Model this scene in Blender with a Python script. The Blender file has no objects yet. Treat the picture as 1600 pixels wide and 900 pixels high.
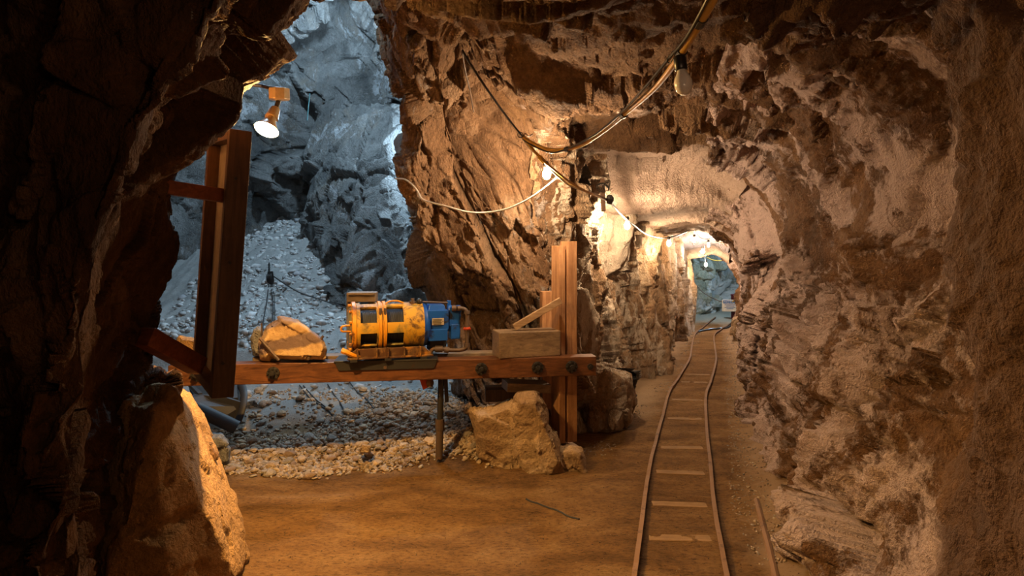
import bpy, bmesh, math, random
import numpy as np
from mathutils import Vector, Matrix, Euler

S = bpy.context.scene
C = S.collection
PI = math.pi
R = math.radians
EYE = 1.68

# ------------------------------------------------------------------ camera, world, exposure
def P(px, py, d):
    """world point seen at photo pixel (px, py) at distance d in front of the eye"""
    return Vector(((px - 800) / 1000 * d, d, EYE + (390 - py) / 1000 * d))

def G(px, py, z=0.0):
    d = 1000 * (EYE - z) / (py - 390)
    return P(px, py, d)

cd = bpy.data.cameras.new('camera')
cam = bpy.data.objects.new('camera', cd); C.objects.link(cam)
cam.location = (0, 0, EYE); cam.rotation_euler = (PI / 2, 0, 0)
cd.sensor_width = 36; cd.lens = 36 * 1000 / 1600; cd.shift_y = -60 / 1600
cd.clip_start = 0.02
S.camera = cam
w = bpy.data.worlds.new('mine_air'); S.world = w; w.use_nodes = True
w.node_tree.nodes['Background'].inputs[0].default_value = (0.03, 0.022, 0.018, 1)
w.node_tree.nodes['Background'].inputs[1].default_value = 0.25
S.view_settings.view_transform = 'Standard'
S.view_settings.look = 'None'
S.view_settings.gamma = 1.0
S.view_settings.use_curve_mapping = False
S.view_settings.exposure = 0.22

WARM = (1.0, 0.66, 0.38)
AMBER = (1.0, 0.56, 0.17)
COOL = (0.53, 0.78, 1.0)
BULB = 2100.0        # emission of each string bulb
FLOOD = 5000.0        # emission of the reflector lamp's face

def lamp(name, loc, power, col, radius=0.06):
    l = bpy.data.lights.new(name, 'POINT'); l.energy = power; l.color = col; l.shadow_soft_size = radius
    o = bpy.data.objects.new(name, l); C.objects.link(o); o.location = loc
    return o
# the daylight-coloured lamps of the stope, out of sight behind the pillar and above the arch; the high one is added
lamp('stope_lamp', (-1.0, 8.75, 3.3), 230, COOL)
lamp('stope_roof_lamp', (-1.9, 4.9, 4.4), 75, COOL)
lamp('stope_high_fill', (-2.2, 7.9, 4.8), 400, COOL)  # added unseen fill that brightens the rubble slope
lamp('tunnel_end_lamp', (5.5, 14.9, 2.0), 110, COOL)
# unseen fill lights added near the eye for the near rock
lamp('passage_fill', (0.75, -0.8, 1.9), 7, (1.0, 0.60, 0.32), 0.05)
lamp('passage_fill', (0.35, 0.6, 2.1), 6.5, (1.0, 0.62, 0.36), 0.05)

# ------------------------------------------------------------------ noise
def _h(ix, iy, iz, seed):
    n = (ix.astype(np.int64) * 374761393 + iy.astype(np.int64) * 668265263 + iz.astype(np.int64) * 1442695041 + seed * 974634777) & 0xFFFFFFFF
    n = ((n ^ (n >> 13)) * 1274126177) & 0xFFFFFFFF
    n = ((n ^ (n >> 15)) * 2246822519) & 0xFFFFFFFF
    return ((n ^ (n >> 16)) & 0xFFFFFF) / float(0x1000000)

def vnoise(p, seed=0):
    i = np.floor(p); f = p - i; f = f * f * (3 - 2 * f); i = i.astype(np.int64)
    r = 0
    for dx in (0, 1):
        wx = f[:, 0] if dx else 1 - f[:, 0]
        for dy in (0, 1):
            wy = f[:, 1] if dy else 1 - f[:, 1]
            for dz in (0, 1):
                wz = f[:, 2] if dz else 1 - f[:, 2]
                r = r + wx * wy * wz * _h(i[:, 0] + dx, i[:, 1] + dy, i[:, 2] + dz, seed)
    return r * 2 - 1

def fbm(p, seed=0, octv=4, gain=0.5):
    a, s, r = 1.0, 1.0, 0
    for k in range(octv):
        r = r + a * vnoise(p * s + 17.3 * k, seed + k); a *= gain; s *= 2.03
    return r

def ridged(p, seed=0, octv=4):
    a, s, r = 1.0, 1.0, 0
    for k in range(octv):
        r = r + a * (1 - 2 * np.abs(vnoise(p * s + 9.1 * k, seed + k))); a *= 0.5; s *= 2.1
    return r

def facet(p, seed=0, tilt=1.35):
    """angular fractured-rock value: every cell is a tilted plane; also returns distance to the joint"""
    i = np.floor(p).astype(np.int64)
    n = len(p); b1 = np.full(n, 1e9); b2 = np.full(n, 1e9)
    bc = np.zeros((n, 3)); bi = np.zeros((n, 3), np.int64)
    for dx in (-1, 0, 1):
        for dy in (-1, 0, 1):
            for dz in (-1, 0, 1):
                ci = i + np.array([dx, dy, dz])
                c = ci + 0.1 + 0.8 * np.stack([_h(ci[:, 0], ci[:, 1], ci[:, 2], seed + q) for q in (1, 2, 3)], 1)
                d = ((p - c) ** 2).sum(1)
                closer = d < b1
                b2 = np.where(closer, b1, np.minimum(b2, d))
                b1 = np.where(closer, d, b1)
                bc[closer] = c[closer]; bi[closer] = ci[closer]
    g = np.stack([_h(bi[:, 0], bi[:, 1], bi[:, 2], seed + q) * 2 - 1 for q in (4, 5, 6)], 1)
    h = _h(bi[:, 0], bi[:, 1], bi[:, 2], seed + 7) * 2 - 1
    return 0.42 * h + tilt * (g * (p - bc)).sum(1), np.sqrt(b2) - np.sqrt(b1)

def sstep(a, b, x):
    t = np.clip((x - a) / (b - a), 0, 1); return t * t * (3 - 2 * t)

def aniso(axis, stretch):
    a = np.array(axis, float); a /= np.linalg.norm(a)
    return np.eye(3) - (1 - 1 / stretch) * np.outer(a, a)

def rocky(p, seed, levels, A=None, crack=0.25, warp=0.25):
    """sum of fractured layers; levels = [(cell size, amplitude)]"""
    q = p if A is None else p @ A
    r = np.zeros(len(p))
    wv = np.stack([vnoise(p * 1.3, seed + 91), vnoise(p * 1.3, seed + 92), vnoise(p * 1.3, seed + 93)], 1) * warp * 0.6
    wv += np.stack([vnoise(p * 6, seed + 94), vnoise(p * 6, seed + 95), vnoise(p * 6, seed + 96)], 1) * warp * 0.05
    for k, (s, a) in enumerate(levels):
        v, e = facet((q + wv) / s, seed + 11 * k)
        r += a * (v - 0.55 * crack * (1 - sstep(0, 0.06, e)))
    return r

# ------------------------------------------------------------------ helpers for objects
def tag(o, label=None, cat=None, group=None, kind=None):
    if label: o['label'] = label
    if cat: o['category'] = cat
    if group: o['group'] = group
    if kind: o['kind'] = kind
    return o

def empty(name, loc, label, cat, group=None, rot=(0, 0, 0)):
    o = bpy.data.objects.new(name, None); C.objects.link(o)
    o.location = loc; o.rotation_euler = rot; o.empty_display_size = 0.1
    return tag(o, label, cat, group)

def add_obj(name, me, mat, parent=None, smooth=False):
    if mat is not None: me.materials.append(mat)
    o = bpy.data.objects.new(name, me); C.objects.link(o)
    if parent is not None: o.parent = parent
    if smooth: me.polygons.foreach_set('use_smooth', [True] * len(me.polygons))
    return o

class MB:
    """collects shapes, links them as ONE mesh object; coordinates are relative to org"""
    def __init__(s): s.v = []; s.f = []
    def add(s, vs, fs):
        n = len(s.v); s.v += [tuple(v) for v in vs]; s.f += [tuple(n + i for i in f) for f in fs]; return s
    def box(s, c, size, M=None, taper=1.0):
        M = M or Matrix.Identity(3); vs = []
        for z in (-.5, .5):
            k = taper if z > 0 else 1.0
            for x, y in ((-.5, -.5), (.5, -.5), (.5, .5), (-.5, .5)):
                vs.append(Vector(c) + M @ Vector((x * size[0] * k, y * size[1] * k, z * size[2])))
        return s.add(vs, [(3, 2, 1, 0), (4, 5, 6, 7), (0, 1, 5, 4), (1, 2, 6, 5), (2, 3, 7, 6), (3, 0, 4, 7)])
    def beam(s, a, b, wd, ht, up=(0, 0, 1)):
        a, b = Vector(a), Vector(b); t = (b - a).normalized()
        side = t.cross(Vector(up)).normalized(); u = side.cross(t)
        vs = [q + side * i * wd / 2 + u * j * ht / 2 for q in (a, b) for i, j in ((-1, -1), (1, -1), (1, 1), (-1, 1))]
        return s.add(vs, [(3, 2, 1, 0), (4, 5, 6, 7), (0, 1, 5, 4), (1, 2, 6, 5), (2, 3, 7, 6), (3, 0, 4, 7)])
    def rings(s, rings, cap=True, closed=False):
        n = len(rings[0]); vs = [p for r in rings for p in r]; fs = []
        m = len(rings)
        for i in range(m if closed else m - 1):
            for j in range(n):
                a, b = i * n + j, i * n + (j + 1) % n
                c, d = ((i + 1) % m) * n + (j + 1) % n, ((i + 1) % m) * n + j
                fs.append((a, b, c, d))
        if cap and not closed:
            fs.append(tuple(range(n - 1, -1, -1))); fs.append(tuple((m - 1) * n + j for j in range(n)))
        return s.add(vs, fs)
    def lathe(s, a, t, prof, n=20):
        """prof = [(distance along t, radius)]"""
        a, t = Vector(a), Vector(t).normalized()
        x = t.orthogonal().normalized(); y = t.cross(x)
        return s.rings([[a + t * h + (x * math.cos(2 * PI * k / n) + y * math.sin(2 * PI * k / n)) * max(r, 1e-4) for k in range(n)] for h, r in prof])
    def cyl(s, a, b, r, r2=None, n=16):
        a, b = Vector(a), Vector(b)
        return s.lathe(a, b - a, [(0, r), ((b - a).length, r if r2 is None else r2)], n)
    def tube(s, pts, r, n=8, flat=1.0):
        pts = [Vector(p) for p in pts]; rg = []
        x = None
        for i, p in enumerate(pts):
            t = (pts[min(i + 1, len(pts) - 1)] - pts[max(i - 1, 0)]).normalized()
            x = t.orthogonal().normalized() if x is None else (x - t * x.dot(t)).normalized()
            y = t.cross(x)
            rr = r(i / (len(pts) - 1)) if callable(r) else r
            rg.append([p + (x * math.cos(2 * PI * k / n) + y * math.sin(2 * PI * k / n) * flat) * rr for k in range(n)])
        return s.rings(rg)
    def prism(s, poly, off):
        """poly = 3D outline, off = extrusion vector"""
        n = len(poly); off = Vector(off); vs = [Vector(p) for p in poly] + [Vector(p) + off for p in poly]
        return s.add(vs, [tuple(range(n - 1, -1, -1)), tuple(range(n, 2 * n))] + [(i, (i + 1) % n, n + (i + 1) % n, n + i) for i in range(n)])
    def build(s, name, mat, parent=None, org=None, bevel=0, smooth=False, seg=2):
        if parent is not None: org = parent.matrix_basis.translation if org is None else org
        if org is None:
            a = np.array(s.v); org = Vector(((a[:, 0].min() + a[:, 0].max()) / 2, (a[:, 1].min() + a[:, 1].max()) / 2, a[:, 2].min()))
        org = Vector(org); me = bpy.data.meshes.new(name)
        me.from_pydata([tuple(Vector(v) - org) for v in s.v], [], s.f); me.update()
        bm = bmesh.new(); bm.from_mesh(me); bmesh.ops.recalc_face_normals(bm, faces=bm.faces); bm.to_mesh(me); bm.free()
        o = add_obj(name, me, mat, parent, smooth)
        if parent is None: o.location = org
        if bevel:
            m = o.modifiers.new('bevel', 'BEVEL'); m.width = bevel; m.segments = seg; m.limit_method = 'ANGLE'; m.angle_limit = R(40)
        if smooth:
            m = o.modifiers.new('edge', 'EDGE_SPLIT'); m.split_angle = R(42)
        return o

def sub(parent_part, mb, name, mat, **k):
    """sub-part whose parent sits at the same origin as its own parent"""
    o = mb.build(name, mat, None, org=k.pop('org'), **k); o.location = (0, 0, 0); o.parent = parent_part
    return o

def crom(pts, per=8):
    pts = [Vector(p) for p in pts]; out = []
    for i in range(len(pts) - 1):
        p0, p1, p2, p3 = pts[max(i - 1, 0)], pts[i], pts[i + 1], pts[min(i + 2, len(pts) - 1)]
        for k in range(per):
            t = k / per
            out.append(0.5 * ((2 * p1) + (p2 - p0) * t + (2 * p0 - 5 * p1 + 4 * p2 - p3) * t * t + (3 * p1 - p0 - 3 * p2 + p3) * t ** 3))
    out.append(pts[-1]); return out

# ------------------------------------------------------------------ materials
def nt(name):
    m = bpy.data.materials.new(name); m.use_nodes = True
    t = m.node_tree; b = t.nodes['Principled BSDF']; return m, t, b

def N(t, typ, ins=None, **at):
    n = t.nodes.new(typ)
    for k, v in at.items(): setattr(n, k, v)
    for k, v in (ins or {}).items():
        if hasattr(v, 'links') or hasattr(v, 'is_linked'): t.links.new(v, n.inputs[k])
        else: n.inputs[k].default_value = v
    return n

def ramp(t, fac, stops):
    n = N(t, 'ShaderNodeValToRGB', {0: fac}); e = n.color_ramp.elements
    while len(e) < len(stops): e.new(0.5)
    for el, (p, c) in zip(e, stops): el.position = p; el.color = tuple(c) + (1,) if len(c) == 3 else c
    return n.outputs[0]

def mixc(t, f, a, b, mode='MIX'):
    n = t.nodes.new('ShaderNodeMix'); n.data_type = 'RGBA'; n.blend_type = mode
    for i, v in ((0, f), (6, a), (7, b)):
        if hasattr(v, 'is_linked'): t.links.new(v, n.inputs[i])
        else: n.inputs[i].default_value = v if i == 0 else tuple(v) + (1,)
    return n.outputs[2]

def pos(t, scale=(1, 1, 1), rot=(0, 0, 0), world=True):
    s = N(t, 'ShaderNodeNewGeometry').outputs['Position'] if world else N(t, 'ShaderNodeTexCoord').outputs['Object']
    mp = N(t, 'ShaderNodeMapping', {0: s}); mp.inputs['Scale'].default_value = scale; mp.inputs['Rotation'].default_value = rot
    return mp.outputs[0]

def noise(t, vec, scale, detail=4, rough=0.55, dist=0.0):
    n = N(t, 'ShaderNodeTexNoise', {'Vector': vec, 'Scale': scale, 'Detail': detail, 'Roughness': rough, 'Distortion': dist})
    return n.outputs[0]

def bump(t, b, h, strength=0.5, dist=0.02):
    n = N(t, 'ShaderNodeBump', {'Strength': strength, 'Distance': dist, 'Height': h})
    t.links.new(n.outputs[0], b.inputs['Normal'])

def rock_mat(name, dark, mid, light, crust=None, crust_amt=0.5, scale=1.0, stretch=(1, 1, 1), rot=(0, 0, 0), bumpd=0.02, rough=0.85, spec=0.3, stain=None, patch=0.9, facets=1.0, zone=False):
    m, t, b = nt(name)
    v = pos(t, stretch, rot)
    a = noise(t, v, 1.6 * scale, 8, 0.6, 0.6)
    c = ramp(t, a, [(0.30, dark), (0.5, mid), (0.72, light)])
    fine = noise(t, v, 24 * scale, 5, 0.7)
    c = mixc(t, 0.55, c, ramp(t, fine, [(0.3, (0.35, 0.33, 0.32)), (0.55, (1, 1, 1)), (0.75, (1.35, 1.3, 1.25))]), 'MULTIPLY')
    h = N(t, 'ShaderNodeMath', {0: noise(t, v, 9 * scale, 10, 0.68, 0.4), 1: noise(t, v, 60 * scale, 4, 0.6)}, operation='ADD').outputs[0]
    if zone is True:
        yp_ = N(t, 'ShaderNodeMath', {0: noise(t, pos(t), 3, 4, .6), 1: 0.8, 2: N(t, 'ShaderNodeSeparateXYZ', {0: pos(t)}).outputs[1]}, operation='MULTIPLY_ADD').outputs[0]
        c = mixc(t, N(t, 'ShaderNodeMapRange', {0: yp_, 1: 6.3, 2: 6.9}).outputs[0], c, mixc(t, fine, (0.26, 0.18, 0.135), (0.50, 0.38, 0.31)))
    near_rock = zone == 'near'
    for vs_, am_ in ((7.0, 1.2), (19.0, 0.5)):
        wv_ = N(t, 'ShaderNodeVectorMath', {0: v, 1: N(t, 'ShaderNodeVectorMath', {0: N(t, 'ShaderNodeTexNoise', {'Vector': v, 'Scale': 3.0, 'Detail': 4}).outputs[1], 'Scale': 0.10}, operation='SCALE').outputs[0]}, operation='ADD').outputs[0]
        sc_ = N(t, 'ShaderNodeVectorMath', {0: wv_, 'Scale': vs_ * scale}, operation='SCALE').outputs[0]
        vo = N(t, 'ShaderNodeTexVoronoi', {'Vector': sc_, 'Scale': 1.0})
        df = N(t, 'ShaderNodeVectorMath', {0: sc_, 1: vo.outputs['Position']}, operation='SUBTRACT').outputs[0]
        cc_ = N(t, 'ShaderNodeVectorMath', {0: vo.outputs['Color'], 1: (-.5, -.5, -.5)}, operation='ADD').outputs[0]
        dt = N(t, 'ShaderNodeVectorMath', {0: df, 1: cc_}, operation='DOT_PRODUCT').outputs['Value']
        h = N(t, 'ShaderNodeMath', {0: dt, 1: am_ * facets, 2: h}, operation='MULTIPLY_ADD').outputs[0]
    if stain:
        sv = noise(t, v, 0.9, 5, 0.65, 1.0)
        c = mixc(t, ramp(t, sv, [(0.5, (0, 0, 0)), (0.62, (0.8, 0.8, 0.8))]), c, stain)
    if crust:
        k = N(t, 'ShaderNodeMath', {0: noise(t, v, patch, 9, 0.66, 0.9), 1: noise(t, v, 13, 6, 0.75)}, operation='MULTIPLY_ADD')
        k.inputs[2].default_value = 0.0
        k2 = N(t, 'ShaderNodeMath', {0: noise(t, v, 13, 6, 0.75), 1: 0.35, 2: noise(t, v, patch, 9, 0.66, 0.9)}, operation='MULTIPLY_ADD').outputs[0]
        lo = 0.80 - 0.26 * crust_amt
        f = ramp(t, k2, [(lo, (0, 0, 0)), (lo + 0.055, (1, 1, 1))])
        c = mixc(t, f, c, mixc(t, noise(t, v, 30, 4, 0.7), tuple(x * 0.72 for x in crust), crust))
        h = N(t, 'ShaderNodeMath', {0: f, 1: 0.35, 2: h}, operation='MULTIPLY_ADD').outputs[0]
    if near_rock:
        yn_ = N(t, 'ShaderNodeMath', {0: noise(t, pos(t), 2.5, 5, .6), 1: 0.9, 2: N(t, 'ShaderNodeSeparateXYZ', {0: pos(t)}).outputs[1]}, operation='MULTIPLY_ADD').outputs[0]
        c = mixc(t, N(t, 'ShaderNodeMapRange', {0: yn_, 1: 2.85, 2: 2.65}).outputs[0], c, mixc(t, fine, (0.075, 0.032, 0.014), (0.21, 0.115, 0.065)))  # near end of the wall painted darker to stand for its shade
    t.links.new(c, b.inputs['Base Color'])
    b.inputs['Roughness'].default_value = rough; b.inputs['Specular IOR Level'].default_value = spec
    bump(t, b, h, 1.0, bumpd * 1.6)
    return m

def wood_mat(name, dark, light, world=False, axis=0, sc=1.0, rough=0.6, yaw=0.0):
    m, t, b = nt(name)
    s = [14, 14, 14]; s[axis] = 1.0
    v = pos(t, tuple(x * sc for x in s), (0, 0, -yaw), world)
    a = noise(t, v, 2.2, 8, 0.65, 1.2)
    c = ramp(t, a, [(0.3, dark), (0.62, light)])
    d = noise(t, pos(t, (2, 2, 2), (0, 0, 0), world), 2.0, 6, 0.7)
    c = mixc(t, 0.5, c, ramp(t, d, [(0.35, (0.35, 0.3, 0.28)), (0.6, (1, 1, 1))]), 'MULTIPLY')
    t.links.new(c, b.inputs['Base Color']); b.inputs['Roughness'].default_value = rough
    b.inputs['Specular IOR Level'].default_value = 0.4
    bump(t, b, a, 0.5, 0.004)
    return m

def metal_mat(name, col, rust=(0.10, 0.035, 0.012), amt=0.4, rough=0.45, metallic=0.0, sc=9.0, second=None):
    m, t, b = nt(name)
    v = pos(t, (1, 1, 1), (0, 0, 0), False)
    c = col
    if second:
        c = mixc(t, ramp(t, noise(t, v, sc * 0.5, 6, 0.7, 0.6), [(0.47, (0, 0, 0)), (0.56, (1, 1, 1))]), c, second)
    f = ramp(t, noise(t, v, sc, 9, 0.72, 0.5), [(0.66 - 0.25 * amt, (0, 0, 0)), (0.74 - 0.22 * amt, (1, 1, 1))])
    c = mixc(t, f, c, rust)
    t.links.new(c, b.inputs['Base Color']); b.inputs['Roughness'].default_value = rough; b.inputs['Metallic'].default_value = metallic
    bump(t, b, noise(t, v, 40, 5, 0.7), 0.35, 0.002)
    return m

def plain(name, col, rough=0.6, metallic=0.0):
    m, t, b = nt(name)
    v = pos(t, (1, 1, 1), (0, 0, 0), False)
    c = mixc(t, ramp(t, noise(t, v, 20, 5, 0.6), [(0.3, (0, 0, 0)), (0.7, (1, 1, 1))]), tuple(x * 0.72 for x in col), col)
    t.links.new(c, b.inputs['Base Color']); b.inputs['Roughness'].default_value = rough; b.inputs['Metallic'].default_value = metallic
    return m

def glow(name, col, strength):
    m, t, b = nt(name)
    b.inputs['Base Color'].default_value = tuple(col) + (1,)
    b.inputs['Emission Color'].default_value = tuple(col) + (1,); b.inputs['Emission Strength'].default_value = strength
    return m

M = {}
CR = (0.70, 0.52, 0.46)
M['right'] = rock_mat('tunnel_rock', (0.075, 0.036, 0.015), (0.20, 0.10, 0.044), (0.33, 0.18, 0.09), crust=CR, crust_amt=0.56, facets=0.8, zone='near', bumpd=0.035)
M['leftw'] = rock_mat('passage_rock', (0.15, 0.08, 0.04), (0.38, 0.24, 0.135), (0.60, 0.47, 0.33), crust=(0.66, 0.54, 0.42), crust_amt=0.5, stretch=(1.3, 1.3, 0.6), bumpd=0.025)
M['pillar'] = rock_mat('pillar_rock', (0.11, 0.058, 0.028), (0.22, 0.125, 0.066), (0.34, 0.225, 0.14), crust=(0.42, 0.36, 0.32), crust_amt=0.22, stretch=(1.4, 1, 0.8), rot=(0, R(-28), 0), bumpd=0.02)
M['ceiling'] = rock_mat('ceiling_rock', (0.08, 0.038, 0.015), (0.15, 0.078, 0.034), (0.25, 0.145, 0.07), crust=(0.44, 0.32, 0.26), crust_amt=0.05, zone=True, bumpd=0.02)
M['near'] = rock_mat('near_rock', (0.06, 0.028, 0.012), (0.115, 0.055, 0.023), (0.24, 0.14, 0.07), crust=(0.30, 0.20, 0.13), crust_amt=0.12, bumpd=0.02, stretch=(1.2, 1.2, 0.7))
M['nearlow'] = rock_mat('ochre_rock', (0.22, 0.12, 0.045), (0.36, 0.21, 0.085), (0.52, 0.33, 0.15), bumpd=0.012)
M['stope'] = rock_mat('grey_rock', (0.055, 0.058, 0.06), (0.145, 0.145, 0.14), (0.25, 0.25, 0.245), crust=(0.42, 0.43, 0.44), crust_amt=0.3, stretch=(1.2, 1.2, 0.8), rot=(0, R(-25), 0), bumpd=0.03, stain=(0.17, 0.14, 0.11), rough=0.6, spec=0.5)
M['endw'] = rock_mat('end_rock', (0.12, 0.13, 0.10), (0.34, 0.35, 0.26), (0.52, 0.54, 0.46), crust=(0.62, 0.66, 0.64), crust_amt=0.4, bumpd=0.02)

def floor_mat():
    m, t, b = nt('mine_dirt')
    v = pos(t)
    a = noise(t, pos(t, (1, 2.2, 1)), 1.6, 9, 0.62, 0.4)
    c = ramp(t, a, [(0.32, (0.13, 0.066, 0.022)), (0.52, (0.24, 0.128, 0.047)), (0.70, (0.34, 0.20, 0.085))])
    sp = noise(t, pos(t, (1, 2.2, 1)), 26, 9, 0.85)
    c = mixc(t, 0.8, c, ramp(t, sp, [(0.38, (0.16, 0.14, 0.13)), (0.47, (0.95, 0.95, 0.95)), (0.66, (1.6, 1.55, 1.45))]), 'MULTIPLY')
    # pale dust of the stope: its own spill of powdered rock over the ochre dirt
    sx = N(t, 'ShaderNodeSeparateXYZ', {0: v})
    wob = noise(t, v, 2.5, 5, 0.6)
    yy = N(t, 'ShaderNodeMath', {0: wob, 1: 0.9, 2: sx.outputs[1]}, operation='MULTIPLY_ADD').outputs[0]
    fy = N(t, 'ShaderNodeMapRange', {0: yy, 1: 5.8, 2: 6.2}).outputs[0]
    fx = N(t, 'ShaderNodeMapRange', {0: sx.outputs[0], 1: 0.35, 2: 0.05}).outputs[0]
    f = N(t, 'ShaderNodeMath', {0: fy, 1: fx}, operation='MULTIPLY').outputs[0]
    dust = mixc(t, noise(t, v, 18, 8, 0.75), (0.26, 0.26, 0.25), (0.50, 0.50, 0.49))
    c = mixc(t, f, c, dust)
    # powder along the foot of the right wall
    xr = N(t, 'ShaderNodeMath', {0: sx.outputs[1], 1: -0.31, 2: sx.outputs[0]}, operation='MULTIPLY_ADD').outputs[0]
    xr = N(t, 'ShaderNodeMath', {0: noise(t, v, 4, 6, 0.7), 1: 0.5, 2: xr}, operation='MULTIPLY_ADD').outputs[0]
    fr = ramp(t, xr, [(0.42, (0, 0, 0)), (0.66, (0.85, 0.85, 0.85))])
    c = mixc(t, fr, c, (0.50, 0.34, 0.21))
    xl_ = N(t, 'ShaderNodeMath', {0: sx.outputs[1], 1: -0.345, 2: sx.outputs[0]}, operation='MULTIPLY_ADD').outputs[0]
    xl_ = N(t, 'ShaderNodeMath', {0: noise(t, v, 4, 6, 0.7), 1: 0.5, 2: xl_}, operation='MULTIPLY_ADD').outputs[0]
    fl_ = N(t, 'ShaderNodeMath', {0: ramp(t, N(t, 'ShaderNodeMapRange', {0: xl_, 1: -0.45, 2: -0.75}).outputs[0], [(0, (0, 0, 0)), (1, (.8, .8, .8))]), 1: N(t, 'ShaderNodeMapRange', {0: sx.outputs[1], 1: 5.9, 2: 6.6}).outputs[0]}, operation='MULTIPLY').outputs[0]
    fl_ = N(t, 'ShaderNodeMath', {0: fl_, 1: N(t, 'ShaderNodeMapRange', {0: sx.outputs[0], 1: 0.4, 2: 0.7}).outputs[0]}, operation='MULTIPLY').outputs[0]
    c = mixc(t, fl_, c, (0.46, 0.33, 0.21))
    # pale grey ground at the tunnel's end
    fe = N(t, 'ShaderNodeMapRange', {0: yy, 1: 14.6, 2: 15.2}).outputs[0]
    c = mixc(t, fe, c, (0.36, 0.36, 0.30))
    t.links.new(c, b.inputs['Base Color']); b.inputs['Roughness'].default_value = 0.92; b.inputs['Specular IOR Level'].default_value = 0.15
    h = N(t, 'ShaderNodeMath', {0: noise(t, pos(t, (1, 1.6, 1)), 14, 10, 0.75), 1: sp}, operation='ADD').outputs[0]
    bump(t, b, h, 1.0, 0.03)
    return m
M['floor'] = floor_mat()

def stone_mat(name, cols):
    m, t, b = nt(name)
    ri = N(t, 'ShaderNodeNewGeometry').outputs['Random Per Island']
    c = ramp(t, ri, [(i / (len(cols) - 1), x) for i, x in enumerate(cols)])
    c = mixc(t, 0.5, c, ramp(t, noise(t, pos(t), 30, 5, 0.7), [(0.3, (0.5, 0.5, 0.5)), (0.65, (1.15, 1.15, 1.15))]), 'MULTIPLY')
    t.links.new(c, b.inputs['Base Color']); b.inputs['Roughness'].default_value = 0.85
    bump(t, b, noise(t, pos(t), 40, 6, 0.7), 0.5, 0.006)
    return m
M['gravel'] = stone_mat('gravel_stone', [(0.16, 0.12, 0.085), (0.36, 0.26, 0.16), (0.25, 0.21, 0.17), (0.42, 0.32, 0.21), (0.20, 0.13, 0.08), (0.33, 0.28, 0.23)])
M['grit'] = stone_mat('grit_crumb', [(0.07, 0.04, 0.02), (0.22, 0.13, 0.06), (0.10, 0.06, 0.03), (0.34, 0.22, 0.11)])
M['rubble'] = stone_mat('dusty_rubble', [(0.25, 0.25, 0.25), (0.44, 0.44, 0.43), (0.34, 0.33, 0.32), (0.52, 0.51, 0.50), (0.30, 0.30, 0.31)])
M['boulder'] = rock_mat('tan_boulder', (0.24, 0.15, 0.085), (0.38, 0.26, 0.15), (0.50, 0.37, 0.24), bumpd=0.012)
M['greyboulder'] = rock_mat('grey_boulder', (0.15, 0.14, 0.13), (0.25, 0.24, 0.23), (0.36, 0.34, 0.32), bumpd=0.01)
M['beam'] = wood_mat('beam_wood', (0.05, 0.018, 0.008), (0.17, 0.068, 0.028), axis=0, yaw=R(7.3), rough=0.42)
M['post'] = wood_mat('post_wood', (0.27, 0.12, 0.05), (0.50, 0.27, 0.13), axis=2)
M['oldwood'] = wood_mat('old_wood', (0.12, 0.075, 0.045), (0.27, 0.19, 0.12), axis=0)
M['plank'] = wood_mat('plank_wood', (0.28, 0.17, 0.09), (0.48, 0.33, 0.20), axis=0)
M['frame'] = wood_mat('frame_wood', (0.055, 0.03, 0.018), (0.12, 0.065, 0.036), axis=2)
M['arm'] = wood_mat('arm_wood', (0.16, 0.045, 0.016), (0.30, 0.09, 0.035), axis=0)
M['board'] = plain('grey_panel', (0.30, 0.31, 0.33), 0.8)
M['yellow'] = metal_mat('yellow_paint', (0.50, 0.27, 0.015), (0.09, 0.04, 0.012), 0.6, rough=.55, second=(0.20, 0.16, 0.045))
M['yellow2'] = metal_mat('bright_yellow_paint', (0.60, 0.25, 0.012), (0.11, 0.04, 0.012), 0.55)
M['yellow_dirty'] = metal_mat('rusty_yellow_paint', (0.34, 0.15, 0.02), (0.07, 0.03, 0.012), 0.9, second=(0.14, 0.08, 0.03))
M['cap'] = metal_mat('end_plate_paint', (0.20, 0.17, 0.07), (0.10, 0.045, 0.02), 0.5)
M['blue'] = metal_mat('blue_paint', (0.006, 0.07, 0.33), (0.015, 0.015, 0.02), 0.5, rough=0.35)
M['dsteel'] = metal_mat('dark_steel', (0.035, 0.033, 0.032), (0.06, 0.03, 0.015), 0.3, rough=0.5, metallic=0.5)
M['cable'] = plain('wire_rope', (0.20, 0.21, 0.24), 0.4, 0.5)
M['pipe'] = metal_mat('rusty_pipe', (0.09, 0.06, 0.045), (0.15, 0.07, 0.035), 0.5, rough=0.6, metallic=0.3)
M['gunmetal'] = metal_mat('scoop_steel', (0.028, 0.026, 0.028), (0.035, 0.022, 0.016), 0.3, rough=0.6, metallic=0.2, sc=5)
M['red'] = metal_mat('red_paint', (0.42, 0.045, 0.012), (0.12, 0.03, 0.01), 0.2)
M['rail'] = metal_mat('rail_steel', (0.17, 0.085, 0.035), (0.09, 0.042, 0.017), 0.5, rough=0.8, metallic=0.0)
M['tie'] = wood_mat('tie_wood', (0.16, 0.09, 0.036), (0.29, 0.17, 0.075), axis=0, rough=.9)
M['ycable'] = plain('yellow_cable', (0.60, 0.33, 0.05), 0.4)
M['bcable'] = plain('black_cable', (0.02, 0.018, 0.016), 0.35)
M['wcable'] = plain('white_cable', (0.62, 0.58, 0.52), 0.4)
M['ytape'] = plain('yellow_tape', (0.85, 0.52, 0.03), 0.4)
M['cream'] = plain('cream_ceramic', (0.62, 0.48, 0.28), 0.35)
M['plate'] = plain('name_plate', (0.55, 0.48, 0.36), 0.35, 0.3)
M['white'] = plain('sign_white', (0.82, 0.80, 0.76), 0.5)
M['signblue'] = plain('sign_blue', (0.03, 0.16, 0.50), 0.5)
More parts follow.
